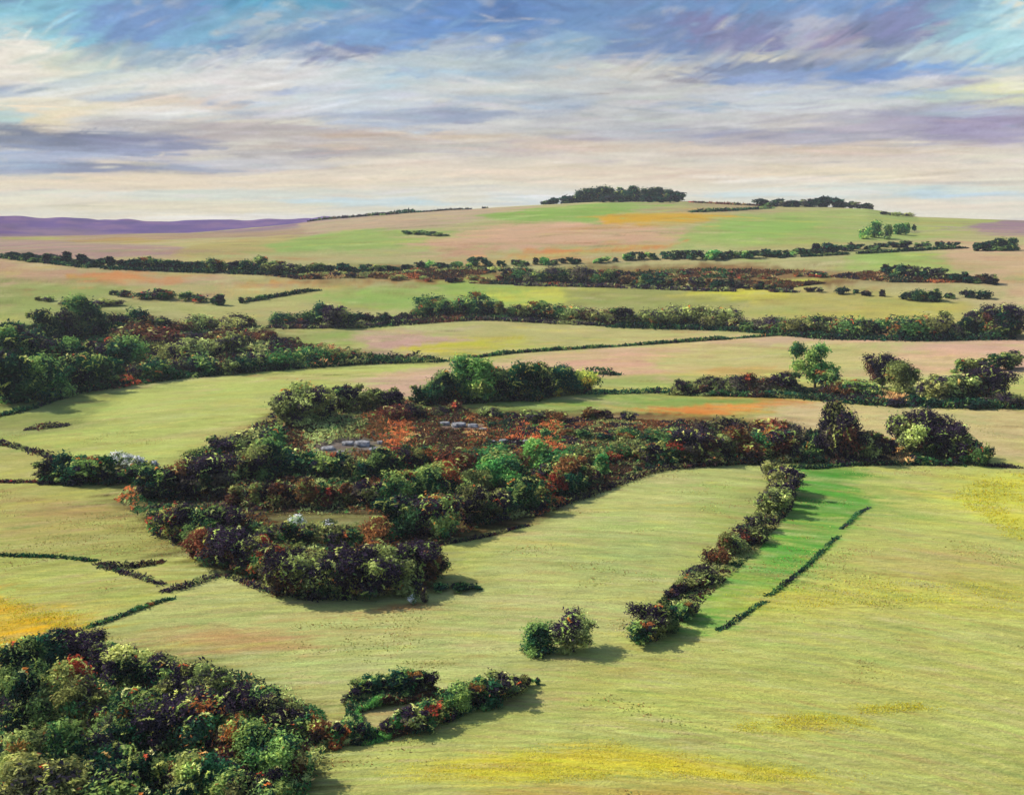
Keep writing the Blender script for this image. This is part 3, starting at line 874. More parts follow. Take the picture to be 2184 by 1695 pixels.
SHORT = {'deep green': 'deep green', 'dark green': 'dark green', 'olive green': 'olive', 'dark plum': 'dark plum', 'rust brown': 'rust brown',
         'bright green': 'bright green', 'mixed green and rust': 'green and rust', 'olive and plum': 'olive and plum',
         'white-blossomed': 'white-blossomed', 'golden-tipped green': 'golden-tipped green'}


def row(place, pts, n, looks, kind='tree', wide=1.0, dy=5, group=None, hv=.3):
    """pts: (x, foot y, height) along the row, as read off the study picture"""
    mean_h = sum(p[2] for p in pts) / len(pts)
    if kind == 'tree' and 24 < mean_h < 47 and ('wood' in place or 'hedgerow' in place or 'scrub' in place or 'field' in place): kind = 'bush'
    if kind == 'tree' and mean_h <= 24: n = int(n * 1.7); wide *= 1.25; hv = .3
    elif mean_h < 60: wide *= 1.22; hv = min(hv, .26)
    else: wide *= 1.14; hv = min(hv, .18)
    got = sorted(along(pts, n), key=lambda q: q[0])
    for k, (x, y, h) in enumerate(got):
        look = random.choice(looks)
        hh = h * random.uniform(1 - hv, 1 + hv) * (1.18 if ('wood' in place or 'clearing' in place or 'stone' in place) and mean_h > 24 else 1.0)
        shape = 2 if kind == 'bush' and random.random() < .7 else random.choice([0, 0, 1, 3])
        if k == len(got) - 1: pos = 'last on the right'
        elif k == 0: pos = 'first on the left'
        else: pos = (ORD[k + 1] if k + 1 < len(ORD) else str(k + 1) + 'th') + ' from left'
        lab = f"{SHAPE_WORD[shape]} {SHORT[look]} {kind}, {pos}, {place}"
        if len(lab.split()) > 16: lab = f"{SHORT[look]} {kind}, {pos}, {place}"
        if len(lab.split()) > 16: lab = f"{kind}, {pos}, {place}"
        plant(x, y + random.uniform(-dy, dy), hh, look, kind, shape, lab, group or ('trees ' if kind == 'tree' else 'bushes ') + place, wide)


G, DG, OL, PL, RU, BG, MX, OP, WB, GT = ('deep green', 'dark green', 'olive green', 'dark plum', 'rust brown', 'bright green',
                                         'mixed green and rust', 'olive and plum', 'white-blossomed', 'golden-tipped green')

# skyline
row('in the dark clump crowning the hill', [(1160, 429, 12), (1220, 425, 22), (1240, 424, 30), (1300, 422, 32), (1370, 423, 33), (1440, 425, 28), (1450, 427, 14)], 17, [DG], wide=1.25, dy=1, hv=.1)
row('in front of the hilltop clump', [(1150, 431, 10), (1240, 430, 18), (1350, 430, 16), (1460, 431, 14)], 12, [DG], 'bush', 1.3, 1)
row('on the skyline right of the hilltop clump', [(1620, 440, 13), (1700, 440, 15), (1760, 440, 19), (1810, 441, 15), (1860, 445, 9)], 13, [DG, DG, PL], wide=1.4, dy=1)
row('on the far right skyline', [(1880, 458, 9), (1950, 462, 9)], 5, [DG, OL], 'bush', 1.5, 1)
row('on the right shoulder of the hill', [(1840, 508, 30), (1890, 505, 34), (1900, 512, 30), (1945, 490, 18), (1965, 490, 14)], 6, [G, BG], wide=.9, dy=2)
row('on the green slope left of the hill', [(850, 497, 7), (900, 500, 9), (960, 503, 6)], 7, [G], 'bush', 2, 1)
# far tree line
row('at the left end of the far tree line', [(20, 552, 12), (130, 560, 18), (210, 568, 18), (300, 572, 18)], 14, [DG], wide=1.3, dy=2)
row('left of centre in the far tree line', [(310, 572, 20), (340, 573, 22), (420, 576, 22), (560, 580, 26)], 14, [DG, G], wide=1.3, dy=2)
row('in the far tree line left of the rust scrub', [(560, 582, 26), (640, 584, 22), (740, 582, 18), (880, 578, 14)], 14, [DG, G, OL], wide=1.3, dy=2)
row('in the far hedgerow under the pink slope', [(880, 572, 14), (940, 572, 18), (1080, 566, 14), (1240, 562, 14)], 14, [G, DG, BG], wide=1.3, dy=2)
row('in the far hedgerow below the orange strip', [(1260, 560, 14), (1400, 552, 14), (1540, 552, 18), (1700, 545, 16)], 16, [G, BG], wide=1.4, dy=2)
row('in the far hedgerow under the right shoulder', [(1700, 542, 16), (1780, 536, 18), (1900, 528, 12), (2050, 524, 9)], 14, [G, DG], wide=1.4, dy=2)
row('in the dark block at the far right', [(2080, 535, 14), (2120, 533, 22), (2160, 534, 22)], 6, [DG], wide=1.2, dy=1)
row('in the rust scrub left of centre', [(620, 592, 9), (800, 592, 11), (960, 600, 12), (1080, 598, 12)], 16, [RU, PL, RU, OL], 'bush', 1.6, 3)
row('in the dark wood behind the green field', [(1080, 596, 20), (1150, 602, 26), (1240, 602, 28), (1300, 606, 24)], 14, [PL, DG, PL, G], wide=1.2, dy=2)
row('in the dark hedge right of the green field', [(1310, 606, 20), (1420, 612, 20), (1540, 614, 18), (1660, 616, 12)], 16, [PL, DG, RU, PL], wide=1.3, dy=2)
row('in the red scrub above the dark hedge', [(1250, 580, 10), (1400, 588, 14), (1600, 592, 12), (1780, 590, 12)], 15, [RU, MX, RU], 'bush', 1.5, 3)
row('in the plum hedge at the far right', [(1880, 583, 18), (1960, 592, 24), (2040, 600, 18), (2130, 605, 16)], 13, [PL, DG], wide=1.2, dy=2)
row('in the low hedge below the plum hedge', [(1640, 618, 10), (1850, 628, 14), (1950, 640, 18), (1975, 645, 34), (2030, 634, 16), (2110, 634, 18)], 14, [PL, DG], 'bush', 1.3, 2)
row('in the scrub above the left slope', [(230, 628, 10), (320, 636, 20), (400, 640, 20), (480, 650, 22), (540, 640, 10), (640, 622, 8)], 14, [DG, G, MX], 'bush', 1.4, 2)
row('in the pale scrub on the left slope', [(60, 640, 10), (160, 650, 14), (260, 650, 12)], 6, [OL], 'bush', 1.8, 3)
# the same lines of far trees carried on beyond both sides
row('beyond the left side of the far tree line', [(-420, 560, 14), (-200, 556, 16), (-20, 552, 14)], 16, [DG, G], wide=1.4, dy=2)
row('beyond the left side of the slope', [(-400, 640, 20), (-180, 650, 22), (-30, 648, 18)], 12, [DG, OL], wide=1.3, dy=4)
row('beyond the right side of the far hedgerow', [(2200, 535, 16), (2400, 545, 16), (2600, 560, 16)], 14, [DG, PL], wide=1.4, dy=2)
row('beyond the right side of the long hedgerow', [(2210, 720, 24), (2400, 722, 24), (2600, 735, 24)], 14, [DG, OL, PL], wide=1.4, dy=3)
# wood at the left edge
row('at the back of the left-edge wood', [(10, 745, 46), (80, 735, 50), (160, 728, 60), (200, 718, 52), (300, 715, 44)], 10, [DG, G, PL, PL], wide=1.05)
row('behind the pale field at left', [(300, 715, 45), (400, 712, 40), (480, 708, 36), (560, 705, 30)], 9, [PL, RU, OL, OP], wide=1.1)
row('in the rust scrub of the left wood', [(250, 745, 40), (350, 742, 36), (450, 735, 30), (570, 725, 24)], 11, [RU, PL, RU, MX], 'bush', 1.3)
row('in the middle of the left-edge wood', [(10, 800, 62), (90, 800, 64), (180, 790, 54), (300, 780, 46)], 10, [DG, G, DG, PL])
row('right of middle in the left wood', [(320, 770, 44), (420, 768, 40), (520, 760, 34)], 8, [PL, OP, OL, G])
row('at the front of the left-edge wood', [(10, 855, 80), (60, 850, 80), (120, 838, 70), (200, 825, 55), (260, 812, 40)], 10, [DG, DG, G])
row('along the top left of the big pale field', [(280, 808, 42), (400, 798, 40), (500, 792, 36), (560, 788, 36)], 11, [G, OL, DG, PL], wide=1.1)
row('along the top of the big pale field', [(570, 785, 40), (640, 780, 44), (700, 776, 36), (760, 773, 26)], 9, [G, OL, MX, BG], wide=1.1)
# middle hedgerows
row('in the dark hedgerow left of centre', [(580, 690, 24), (640, 692, 22), (690, 692, 44), (730, 693, 40), (770, 690, 24), (840, 685, 18)], 11, [PL, PL, DG], wide=1.1)
row('in the clumps below the green field', [(890, 672, 30), (925, 672, 44), (960, 670, 26), (1000, 668, 42), (1050, 670, 34)], 9, [G, G, DG, OL], wide=1.05)
row('in the hedgerow right of the clumps', [(1060, 675, 26), (1150, 676, 32), (1230, 682, 28), (1310, 686, 30)], 11, [G, OL, PL, RU], wide=1.15)
row('in the hedgerow below the yellow strip', [(1320, 690, 34), (1400, 692, 36), (1480, 694, 36), (1560, 696, 34)], 11, [OL, PL, OP, OL], wide=1.15)
row('in the long hedgerow right of centre', [(1570, 700, 26), (1650, 706, 32), (1740, 712, 38), (1800, 714, 34)], 11, [G, OL, PL, DG], wide=1.2)
row('near the right end of the long hedgerow', [(1810, 714, 40), (1900, 716, 40), (1980, 718, 44), (2040, 716, 40)], 11, [PL, OL, G, PL], wide=1.15)
row('at the right end of the long hedgerow', [(2050, 716, 38), (2100, 718, 46), (2140, 718, 70), (2165, 718, 48)], 9, [DG, DG, PL])
# centre cluster
for (x, y, h, lk, s, lb) in [
    (900, 862, 50, DG, 3, 'low dark green tree at the left foot of the central evergreen cluster'),
    (945, 860, 74, DG, 0, 'blue-green tree left of the pale-topped tree behind the wood'),
    (985, 855, 98, G, 1, 'tallest deep green tree in the central cluster behind the wood'),
    (1022, 856, 98, BG, 1, 'pale-topped bright green tree in the central cluster behind the wood'),
    (1062, 852, 74, DG, 0, 'dark tree right of the pale-topped tree behind the wood'),
    (1108, 850, 84, GT, 0, 'golden-tipped tree in the middle of the central cluster'),
    (1150, 848, 78, DG, 0, 'dark green round tree right of the golden-tipped tree'),
    (1200, 840, 68, GT, 0, 'golden-flecked tree near the right end of the central cluster'),
    (1245, 832, 50, GT, 2, 'low golden-flecked tree at the right end of the central cluster'),
]:
    plant(x, y, h, lk, 'tree', s, lb, 'trees of the central cluster behind the wood', 1.15)
# right hand row
row('in the plum bush row at right centre', [(1440, 838, 22), (1520, 836, 32), (1600, 834, 36), (1690, 832, 38)], 15, [PL, PL, RU], 'bush', 1.15)
plant(1738, 826, 96, BG, 'tree', 3, 'tall bright green tree standing alone above the plum bush row', wide=.95)
plant(1765, 832, 46, G, 'tree', 0, 'short deep green tree at the foot of the tall bright tree', wide=1.3)
row('between the tall bright tree and the plum tree', [(1780, 838, 26), (1830, 842, 30), (1870, 848, 26)], 6, [DG, RU, G], 'bush', 1.4)
plant(1882, 828, 74, PL, 'tree', 0, 'round dark plum tree on the right, left of an olive one', wide=1.05)
plant(1925, 838, 66, OL, 'tree', 0, 'olive tree touching the round dark plum tree on the right', wide=1.1)
row('in the olive clump at the right edge', [(1960, 850, 40), (2000, 856, 50), (2050, 856, 46)], 6, [OL, OP, OL], wide=1.1)
row('in the plum clump at the right edge', [(2060, 855, 46), (2090, 850, 66), (2120, 852, 58)], 4, [PL], wide=1.05)
row('on the slope above the right-edge plum clump', [(2040, 800, 30), (2110, 790, 34), (2160, 785, 34)], 5, [OL, G], wide=1.3)
row('along the foot of the right-edge clump', [(1900, 866, 20), (2010, 868, 16), (2100, 866, 22), (2165, 870, 26)], 7, [DG, PL], 'bush', 1.5)
# the central wood
row('on the back left edge of the central wood', [(610, 920, 62), (650, 900, 60), (700, 880, 48), (760, 872, 40), (860, 872, 34)], 12, [PL, OL, OP, PL])
row('on the upper left edge of the wood', [(420, 1000, 40), (470, 985, 44), (530, 970, 48), (590, 950, 50)], 8, [PL, OP, PL, G], wide=1.1)
row('behind the grey stones of the wood', [(800, 900, 40), (900, 888, 24), (990, 886, 26), (1100, 889, 25)], 6, [PL, RU, DG, OP], wide=1.2)
row('behind the orange bank of the wood', [(1110, 900, 24), (1200, 898, 24), (1300, 896, 24), (1380, 898, 24)], 5, [RU, OL, RU, OP], 'bush', 1.5)
row('in the scrub right of the grey stones', [(1150, 930, 20), (1250, 934, 22), (1340, 936, 22), (1440, 938, 28)], 7, [RU, G, MX], 'bush', 1.5)
row('on the back right edge of the wood', [(1490, 938, 38), (1560, 942, 42), (1640, 946, 44), (1700, 948, 34)], 10, [RU, PL, MX], wide=1.15)
row('on the front right edge of the wood', [(1380, 985, 44), (1480, 982, 52), (1580, 980, 50), (1700, 975, 44)], 12, [RU, PL, RU, MX], wide=1.1)
row('on the left tip of the wood', [(290, 1060, 34), (350, 1060, 50), (410, 1056, 60), (480, 1050, 62)], 8, [PL, PL, RU, DG], wide=1.05)
row('left of the grey stones in the wood', [(470, 1030, 56), (540, 1020, 58), (600, 1012, 56)], 7, [G, OP, G, OL])
row('in front of the left grey stone', [(620, 1020, 48), (720, 1018, 40), (810, 1015, 46)], 7, [G, DG, OL, MX], wide=1.1)
row('in the middle rank of the wood, left part', [(820, 1005, 46), (900, 1000, 40), (1000, 998, 38)], 7, [MX, RU, G, MX], wide=1.1)
row('in the middle rank of the wood, right part', [(1020, 1000, 42), (1150, 1000, 50), (1300, 985, 46), (1380, 975, 36)], 10, [MX, BG, MX, OL, RU], wide=1.1)
row('behind the pale clearing', [(500, 1085, 50), (600, 1080, 46), (700, 1078, 44), (820, 1082, 46)], 11, [RU, RU, RU, PL, MX])
row('right of the pale clearing', [(830, 1080, 60), (920, 1075, 62), (1000, 1060, 54)], 7, [MX, G, MX])
row('in the sunny right heart of the wood', [(1010, 1055, 54), (1100, 1050, 54), (1200, 1035, 50), (1290, 1015, 40)], 9, [BG, MX, OL, RU, BG])
row('on the lower right edge of the wood', [(980, 1115, 60), (1080, 1100, 60), (1180, 1070, 50), (1280, 1035, 40)], 10, [PL, DG, MX, PL])
row('on the lower left edge of the wood', [(330, 1115, 46), (380, 1150, 66), (460, 1160, 62), (540, 1160, 50)], 9, [G, PL, MX, DG])
row('below the pale clearing', [(560, 1165, 44), (650, 1168, 40), (760, 1165, 42), (840, 1160, 52)], 9, [MX, RU, OL, MX])
row('on the inner right of the lower wood', [(840, 1140, 66), (900, 1145, 74), (960, 1140, 70)], 6, [DG, PL, MX])
row('on the front left of the lower wood', [(430, 1195, 52), (500, 1215, 66), (580, 1235, 74), (660, 1245, 74)], 8, [PL, RU, MX, RU])
row('along the front of the lower wood', [(600, 1262, 74), (700, 1270, 82), (800, 1268, 84), (880, 1250, 84), (935, 1220, 66)], 11, [PL, PL, OP, PL, OL])
row('in the low scrub right of the wood front', [(930, 1262, 20), (980, 1256, 16), (1030, 1252, 12)], 4, [PL, G], 'bush', 1.6)
# right of the wood
plant(1772, 978, 134, PL, 'tree', 1, 'tallest dark plum tree, beside the orange field at the right', wide=.85)
plant(1800, 980, 110, PL, 'tree', 0, 'dark plum tree leaning against the tallest plum tree', wide=.8)
plant(1745, 975, 60, DG, 'tree', 0, 'short dark tree left of the tallest plum tree', wide=1.0)
row('in the plum thicket right of the tallest plum tree', [(1830, 972, 66), (1870, 972, 50), (1900, 974, 48)], 5, [PL, OP])
plant(1940, 972, 96, OP, 'tree', 3, 'olive streaked lopsided tree in the middle of the right thicket', wide=1.05)
plant(1975, 974, 100, PL, 'tree', 0, 'big dark plum tree near the right end of the thicket', wide=.95)
plant(2020, 978, 76, PL, 'tree', 0, 'plum tree just right of the big dark plum tree', wide=1.05)
plant(2055, 982, 60, OP, 'tree', 0, 'smaller olive and plum tree near the thicket right end', wide=1.1)
plant(2090, 992, 50, G, 'bush', 2, 'green pointed bush ending the right thicket', wide=.8)
# left small cluster
row('in the small clump in the left field', [(100, 1025, 56), (150, 1025, 62), (200, 1027, 56), (240, 1028, 48)], 7, [PL, G, PL, DG], wide=1.1)
row('right of the small clump in the left field', [(270, 1022, 34), (300, 1022, 40), (330, 1020, 30)], 4, [G, DG], 'bush', 1.1)
row('behind the small clump in the left field', [(235, 990, 24), (280, 992, 28), (340, 1000, 20)], 4, [WB], 'bush', 1.3, group='white blossoming bushes in the left field')
plant(20, 818, 34, WB, 'bush', 2, 'white-blossomed bush at the left edge of the wood', wide=1.0)
plant(400, 775, 12, WB, 'bush', 2, 'tiny white-blossomed bush in front of the left wood', wide=1.4)
plant(632, 1122, 26, WB, 'bush', 2, 'white-blossomed bush at the left of the pale clearing', wide=1.2)
plant(700, 1124, 20, WB, 'bush', 2, 'white-blossomed bush in the middle of the pale clearing', wide=1.6)
plant(880, 1286, 22, WB, 'bush', 2, 'white-blossomed bush beside the red earth below the wood', wide=1.0)
plant(905, 1285, 34, PL, 'bush', 1, 'dark upright bush beside the red earth below the wood', wide=.7)
# diagonal hedgerow
row('at the top of the diagonal hedgerow', [(1640, 1010, 36), (1672, 1045, 50), (1672, 1075, 56), (1640, 1100, 52)], 8, [PL, OP, PL, OL])
row('halfway down the diagonal hedgerow', [(1620, 1125, 42), (1590, 1150, 36), (1540, 1190, 40), (1520, 1210, 34)], 6, [OL, PL, OP, RU])
row('low in the diagonal hedgerow', [(1505, 1228, 30), (1470, 1250, 26), (1430, 1270, 18)], 6, [PL, OL, PL], 'bush', 1.3)
row('at the foot of the diagonal hedgerow', [(1480, 1306, 32), (1430, 1335, 46), (1390, 1355, 60), (1350, 1378, 78)], 6, [DG, OP, G], wide=1.0)
# the lone pair
plant(1150, 1388, 64, G, 'tree', 0, 'dark green left half of the lone bushy pair in the pale field', wide=1.35)
plant(1222, 1388, 82, OP, 'tree', 0, 'olive and plum right half of the lone bushy pair', wide=1.4)
# front hedge
row('in the upper arm of the front hedge', [(720, 1500, 24), (780, 1490, 42), (835, 1480, 70), (870, 1474, 52), (930, 1468, 40)], 9, [PL, PL, DG, G], wide=1.05)
row('in the lower arm of the front hedge', [(700, 1585, 44), (780, 1578, 36), (830, 1568, 46), (890, 1555, 56), (950, 1528, 50), (990, 1516, 62)], 11, [PL, DG, G, MX], wide=1.0)
row('at the right tip of the front hedge', [(1000, 1512, 60), (1040, 1496, 70), (1080, 1480, 42), (1150, 1458, 14)], 8, [PL, OP, G], wide=1.05)
# near copse
row('on the upper left rim of the near copse', [(30, 1470, 80), (100, 1430, 70), (160, 1400, 66), (220, 1440, 80)], 7, [DG, PL, G])
row('on the upper rim of the near copse', [(250, 1470, 80), (320, 1480, 92), (400, 1492, 84), (480, 1520, 84)], 9, [PL, G, DG, OP, OL])
row('on the right rim of the near copse', [(520, 1540, 84), (590, 1556, 66), (650, 1576, 58), (700, 1590, 50)], 8, [PL, DG, MX, RU])
row('in the second rank of the near copse', [(50, 1560, 110), (150, 1550, 110), (260, 1580, 110), (380, 1600, 110)], 8, [DG, OL, MX, PL])
row('in the second rank right of the near copse', [(420, 1620, 110), (500, 1640, 100), (590, 1660, 100), (640, 1670, 90)], 7, [OL, MX, G, DG, RU])
row('in the third rank of the near copse', [(40, 1680, 120), (140, 1680, 120), (250, 1700, 120), (340, 1710, 120)], 7, [OL, DG, G, MX])
row('in the third rank right of the near copse', [(380, 1730, 120), (460, 1740, 110), (540, 1760, 110), (620, 1770, 100)], 7, [MX, OL, G, DG, PL])
row('along the bottom edge of the near copse', [(40, 1790, 130), (160, 1800, 130), (280, 1810, 120), (400, 1820, 120)], 8, [DG, PL, G, OL])



# ------------------------------------------------------------------ the far rows of trees, as one body
def far_trees():
    Vs, Qs, Cs = [], [], []
    off = 0
    for (look, shape, x, y, z, rz, wx, h) in FAR:
        me = crown_mesh(look, shape, 2)
        n = len(me.vertices)
        v = np.empty(n * 3, np.float32); me.vertices.foreach_get('co', v); v = v.reshape(-1, 3)
        q = np.empty(len(me.loops), np.int32); me.loops.foreach_get('vertex_index', q); q = q.reshape(-1, 4)
        c = np.empty(len(me.polygons) * 4, np.float32); me.attributes['tint'].data.foreach_get('color', c); c = c.reshape(-1, 4)[:, :3]
        cz, sz = math.cos(rz), math.sin(rz)
        V = np.stack([(v[:, 0] * cz - v[:, 1] * sz) * wx + x, (v[:, 0] * sz + v[:, 1] * cz) * wx + y, v[:, 2] * h + z], 1)
        Vs.append(V); Qs.append(q + off); Cs.append(c * random.uniform(.75, 1.3)); off += n
    me = mesh_quads('distant_trees', np.concatenate(Vs), np.concatenate(Qs), M_LEAF, np.clip(np.concatenate(Cs), .002, .8))
    o = bpy.data.objects.new('distant_trees', me); COL.objects.link(o)
    tag(o, 'dark green and plum bands of distant trees across the far slopes', 'woodland', kind='stuff')


far_trees()


# ------------------------------------------------------------------ undergrowth: bracken, bramble and heath between the trees
def undergrowth(name, label, polys, holes, n, hmax, weights, seed):
    r = np.random.default_rng(seed)
    nz, nb = Noise2(seed), Noise2(seed + 1)
    looks = lin([(48, 80, 44), (30, 48, 34), (96, 58, 38), (62, 42, 34), (116, 118, 68), (38, 31, 40), (164, 84, 54), (88, 128, 60), (180, 138, 92), (146, 152, 90)])
    pts = []
    areas = []
    for poly in polys:
        p = np.array(poly, float); az, D = hit(p[:, 0], p[:, 1])
        areas.append(np.stack([D * np.sin(az), D * np.cos(az)], 1))
    hs = []
    for poly in holes:
        p = np.array(poly, float); az, D = hit(p[:, 0], p[:, 1])
        hs.append(np.stack([D * np.sin(az), D * np.cos(az)], 1))

    def inside(P, X, Y):
        ins = np.zeros(X.shape, bool)
        for k in range(len(P)):
            ax_, ay_ = P[k]; bx_, by_ = P[(k + 1) % len(P)]
            if ay_ == by_: continue
            ins ^= ((ay_ > Y) != (by_ > Y)) & (X < (bx_ - ax_) * (Y - ay_) / (by_ - ay_) + ax_)
        return ins
    XS, YS = [], []
    per = n // len(areas)
    for A in areas:
        lo, hi = A.min(0), A.max(0)
        X = r.uniform(lo[0], hi[0], per * 4); Y = r.uniform(lo[1], hi[1], per * 4)
        k = inside(A, X, Y)
        for H in hs: k &= ~inside(H, X, Y)
        X, Y = X[k][:per], Y[k][:per]
        XS.append(X); YS.append(Y)
    X = np.concatenate(XS); Y = np.concatenate(YS)
    D = np.hypot(X, Y); az = np.arctan2(X, Y)
    mound = np.clip(.45 + 1.1 * fbm(nz, X / 5.0, Y / 6.0, 3), .04, 1.15)
    Z = ground_z(az, D) + hmax * mound * (.35 + .65 * r.random(len(X)))
    m = len(X)
    cell = nb(X / 3.2, Y / 3.4 + 50) * .5 + .5 + r.normal(0, .05, m) + .25 * nz(X / 11, Y / 12)
    cum = np.cumsum(weights) / sum(weights)
    order = r.permutation(10)
    # patches: hash of warped cells picks the plant
    cx = np.floor((X + 3 * nz(X / 3, Y / 2)) / (.02 * D + 1)).astype(int); cy = np.floor((Y + 2 * nb(X / 4, Y / 2)) / (.012 * D)).astype(int)
    hsh = ((cx * 73856093) ^ (cy * 19349663)) % 1009 / 1009.0
    idx = np.searchsorted(cum, np.clip(hsh, 0, .9999))
    own = r.random(m) < .25; idx[own] = r.choice(10, own.sum(), p=np.array(weights) / sum(weights))
    c = looks[np.clip(idx, 0, 9)] * r.uniform(.7, 1.35, m)[:, None] * 1.5
    nrm = r.normal(size=(m, 3)) * .7 + np.array([0, -.1, .9]); nrm /= np.linalg.norm(nrm, axis=1, keepdims=True)
    size = np.maximum(.16, D * .0011) * r.uniform(.6, 1.6, m)
    V, Q = leaf_quads(np.stack([X, Y, Z], 1), nrm, size, 1.7, r)
    me = mesh_quads(name, V, Q, M_LEAF, np.clip(c, .002, .8))
    o = bpy.data.objects.new(name, me); COL.objects.link(o)
    tag(o, label, 'undergrowth', kind='stuff')


CLEAR = [[(560, 1096), (840, 1096), (860, 1120), (600, 1126)], [(670, 956), (730, 940), (815, 940), (815, 966), (690, 966)],
         [(935, 902), (1035, 902), (1030, 917), (945, 917)], [(1040, 940), (1125, 938), (1125, 948), (1050, 949)]]
undergrowth('undergrowth', 'tangled green, rust and plum undergrowth on the floor of the central wood',
            [[(240, 1066), (330, 1012), (420, 990), (600, 880), (700, 862), (870, 862), (960, 880), (1200, 890), (1200, 985), (1000, 1135), (940, 1165), (930, 1262), (620, 1262), (450, 1212), (330, 1125)],
             [(1000, 950), (1500, 940), (1700, 930), (1720, 985), (1400, 998), (1130, 1105), (1000, 1130)]],
            CLEAR, 90000, 1.9, [4, 3.5, 4, 4.5, 3, 3.5, 1.3, 1.4, .8, 1.2], 41)
undergrowth('undergrowth', 'low rust, orange and straw heath across the back of the central wood',
            [[(870, 880), (1000, 886), (1500, 900), (1650, 915), (1715, 945), (1500, 948), (1000, 955), (860, 960)]],
            CLEAR, 34000, .7, [1.5, 1.5, 4, 4, 2.6, 3, 1.8, .4, 2.2, 1.6], 42)
undergrowth('undergrowth', 'dark green and plum undergrowth filling the wood at the left edge',
            [[(-40, 870), (-40, 700), (200, 690), (560, 700), (560, 720), (760, 755), (940, 766), (700, 782), (400, 804), (150, 842)]],
            [], 60000, 3.2, [5, 5, 1.2, 3, 2.5, 4, .5, 1.5, .2, 1], 43)
undergrowth('undergrowth', 'dark tangled undergrowth between the trees of the near copse',
            [[(-60, 1450), (60, 1410), (160, 1345), (330, 1400), (520, 1450), (690, 1515), (705, 1580), (660, 1695), (640, 1860), (-60, 1860)],
             [(740, 1490), (860, 1460), (930, 1466), (1000, 1500), (1140, 1458), (980, 1530), (900, 1560), (780, 1590), (690, 1590), (740, 1540)]],
            [[(760, 1520), (930, 1490), (960, 1500), (880, 1540), (780, 1560)]], 90000, 1.8, [6, 4, 2, 2, 3.5, 2.5, .6, 2, .8, 2], 47)
undergrowth('undergrowth', 'brown and olive scrub along the diagonal hedgerow',
            [[(1600, 1120), (1650, 1010), (1700, 1010), (1690, 1085), (1620, 1170), (1500, 1285), (1400, 1370), (1340, 1375), (1380, 1320), (1440, 1240), (1530, 1190)]],
            [], 15000, .8, [2, 3, 1, 2, 4, 4, .3, .6, .3, 3], 49)
undergrowth('undergrowth', 'dark scrub in the thicket on the right and below its clumps',
            [[(1700, 990), (1720, 930), (1850, 935), (2080, 950), (2110, 992), (1900, 992)],
             [(1420, 842), (1440, 825), (1720, 828), (1900, 838), (2160, 850), (2180, 870), (1900, 866), (1700, 850)]],
            [], 40000, 2.0, [3, 5, 1.5, 3, 3, 5, .3, .6, .3, 1.2], 51)
undergrowth('undergrowth', 'rust and plum heath between the far hedgerows',
            [[(560, 586), (760, 578), (960, 574), (1060, 580), (960, 596), (760, 592), (640, 596)],
             [(1000, 604), (1120, 594), (1320, 592), (1340, 606), (1140, 608)],
             [(1300, 584), (1500, 574), (1720, 578), (1640, 590), (1420, 596)],
             [(1480, 610), (1560, 600), (1760, 604), (1680, 614)],
             [(1760, 590), (1850, 580), (2020, 590), (2080, 602), (1900, 602)]],
            [], 32000, 1.5, [2, 3, 5, 4, 2, 3, 2.0, .6, 1.6, .6], 53)
undergrowth('undergrowth', 'green scrub between the trees of the long middle hedgerows',
            [[(560, 700), (640, 684), (780, 684), (900, 668), (1060, 668), (1300, 676), (1560, 686), (1800, 706), (2160, 706), (2160, 724), (1800, 722), (1560, 702), (1300, 694), (1050, 680), (780, 700)],
             [(880, 866), (900, 842), (960, 828), (1200, 826), (1260, 822), (1260, 838), (1100, 856)]],
            [], 50000, 2.2, [4, 5, .8, 1.5, 4, 3.5, .2, 1, .2, 1.2], 55)
undergrowth('undergrowth', 'dark scrub in the small clump of the left field',
            [[(80, 1034), (100, 1000), (230, 1005), (340, 1010), (330, 1032)]],
            [], 9000, 1.8, [4, 5, .4, 2, 1.5, 5, .2, 1, .2, .6], 57)
print('COUNT', COUNT, 'far', len(FAR))

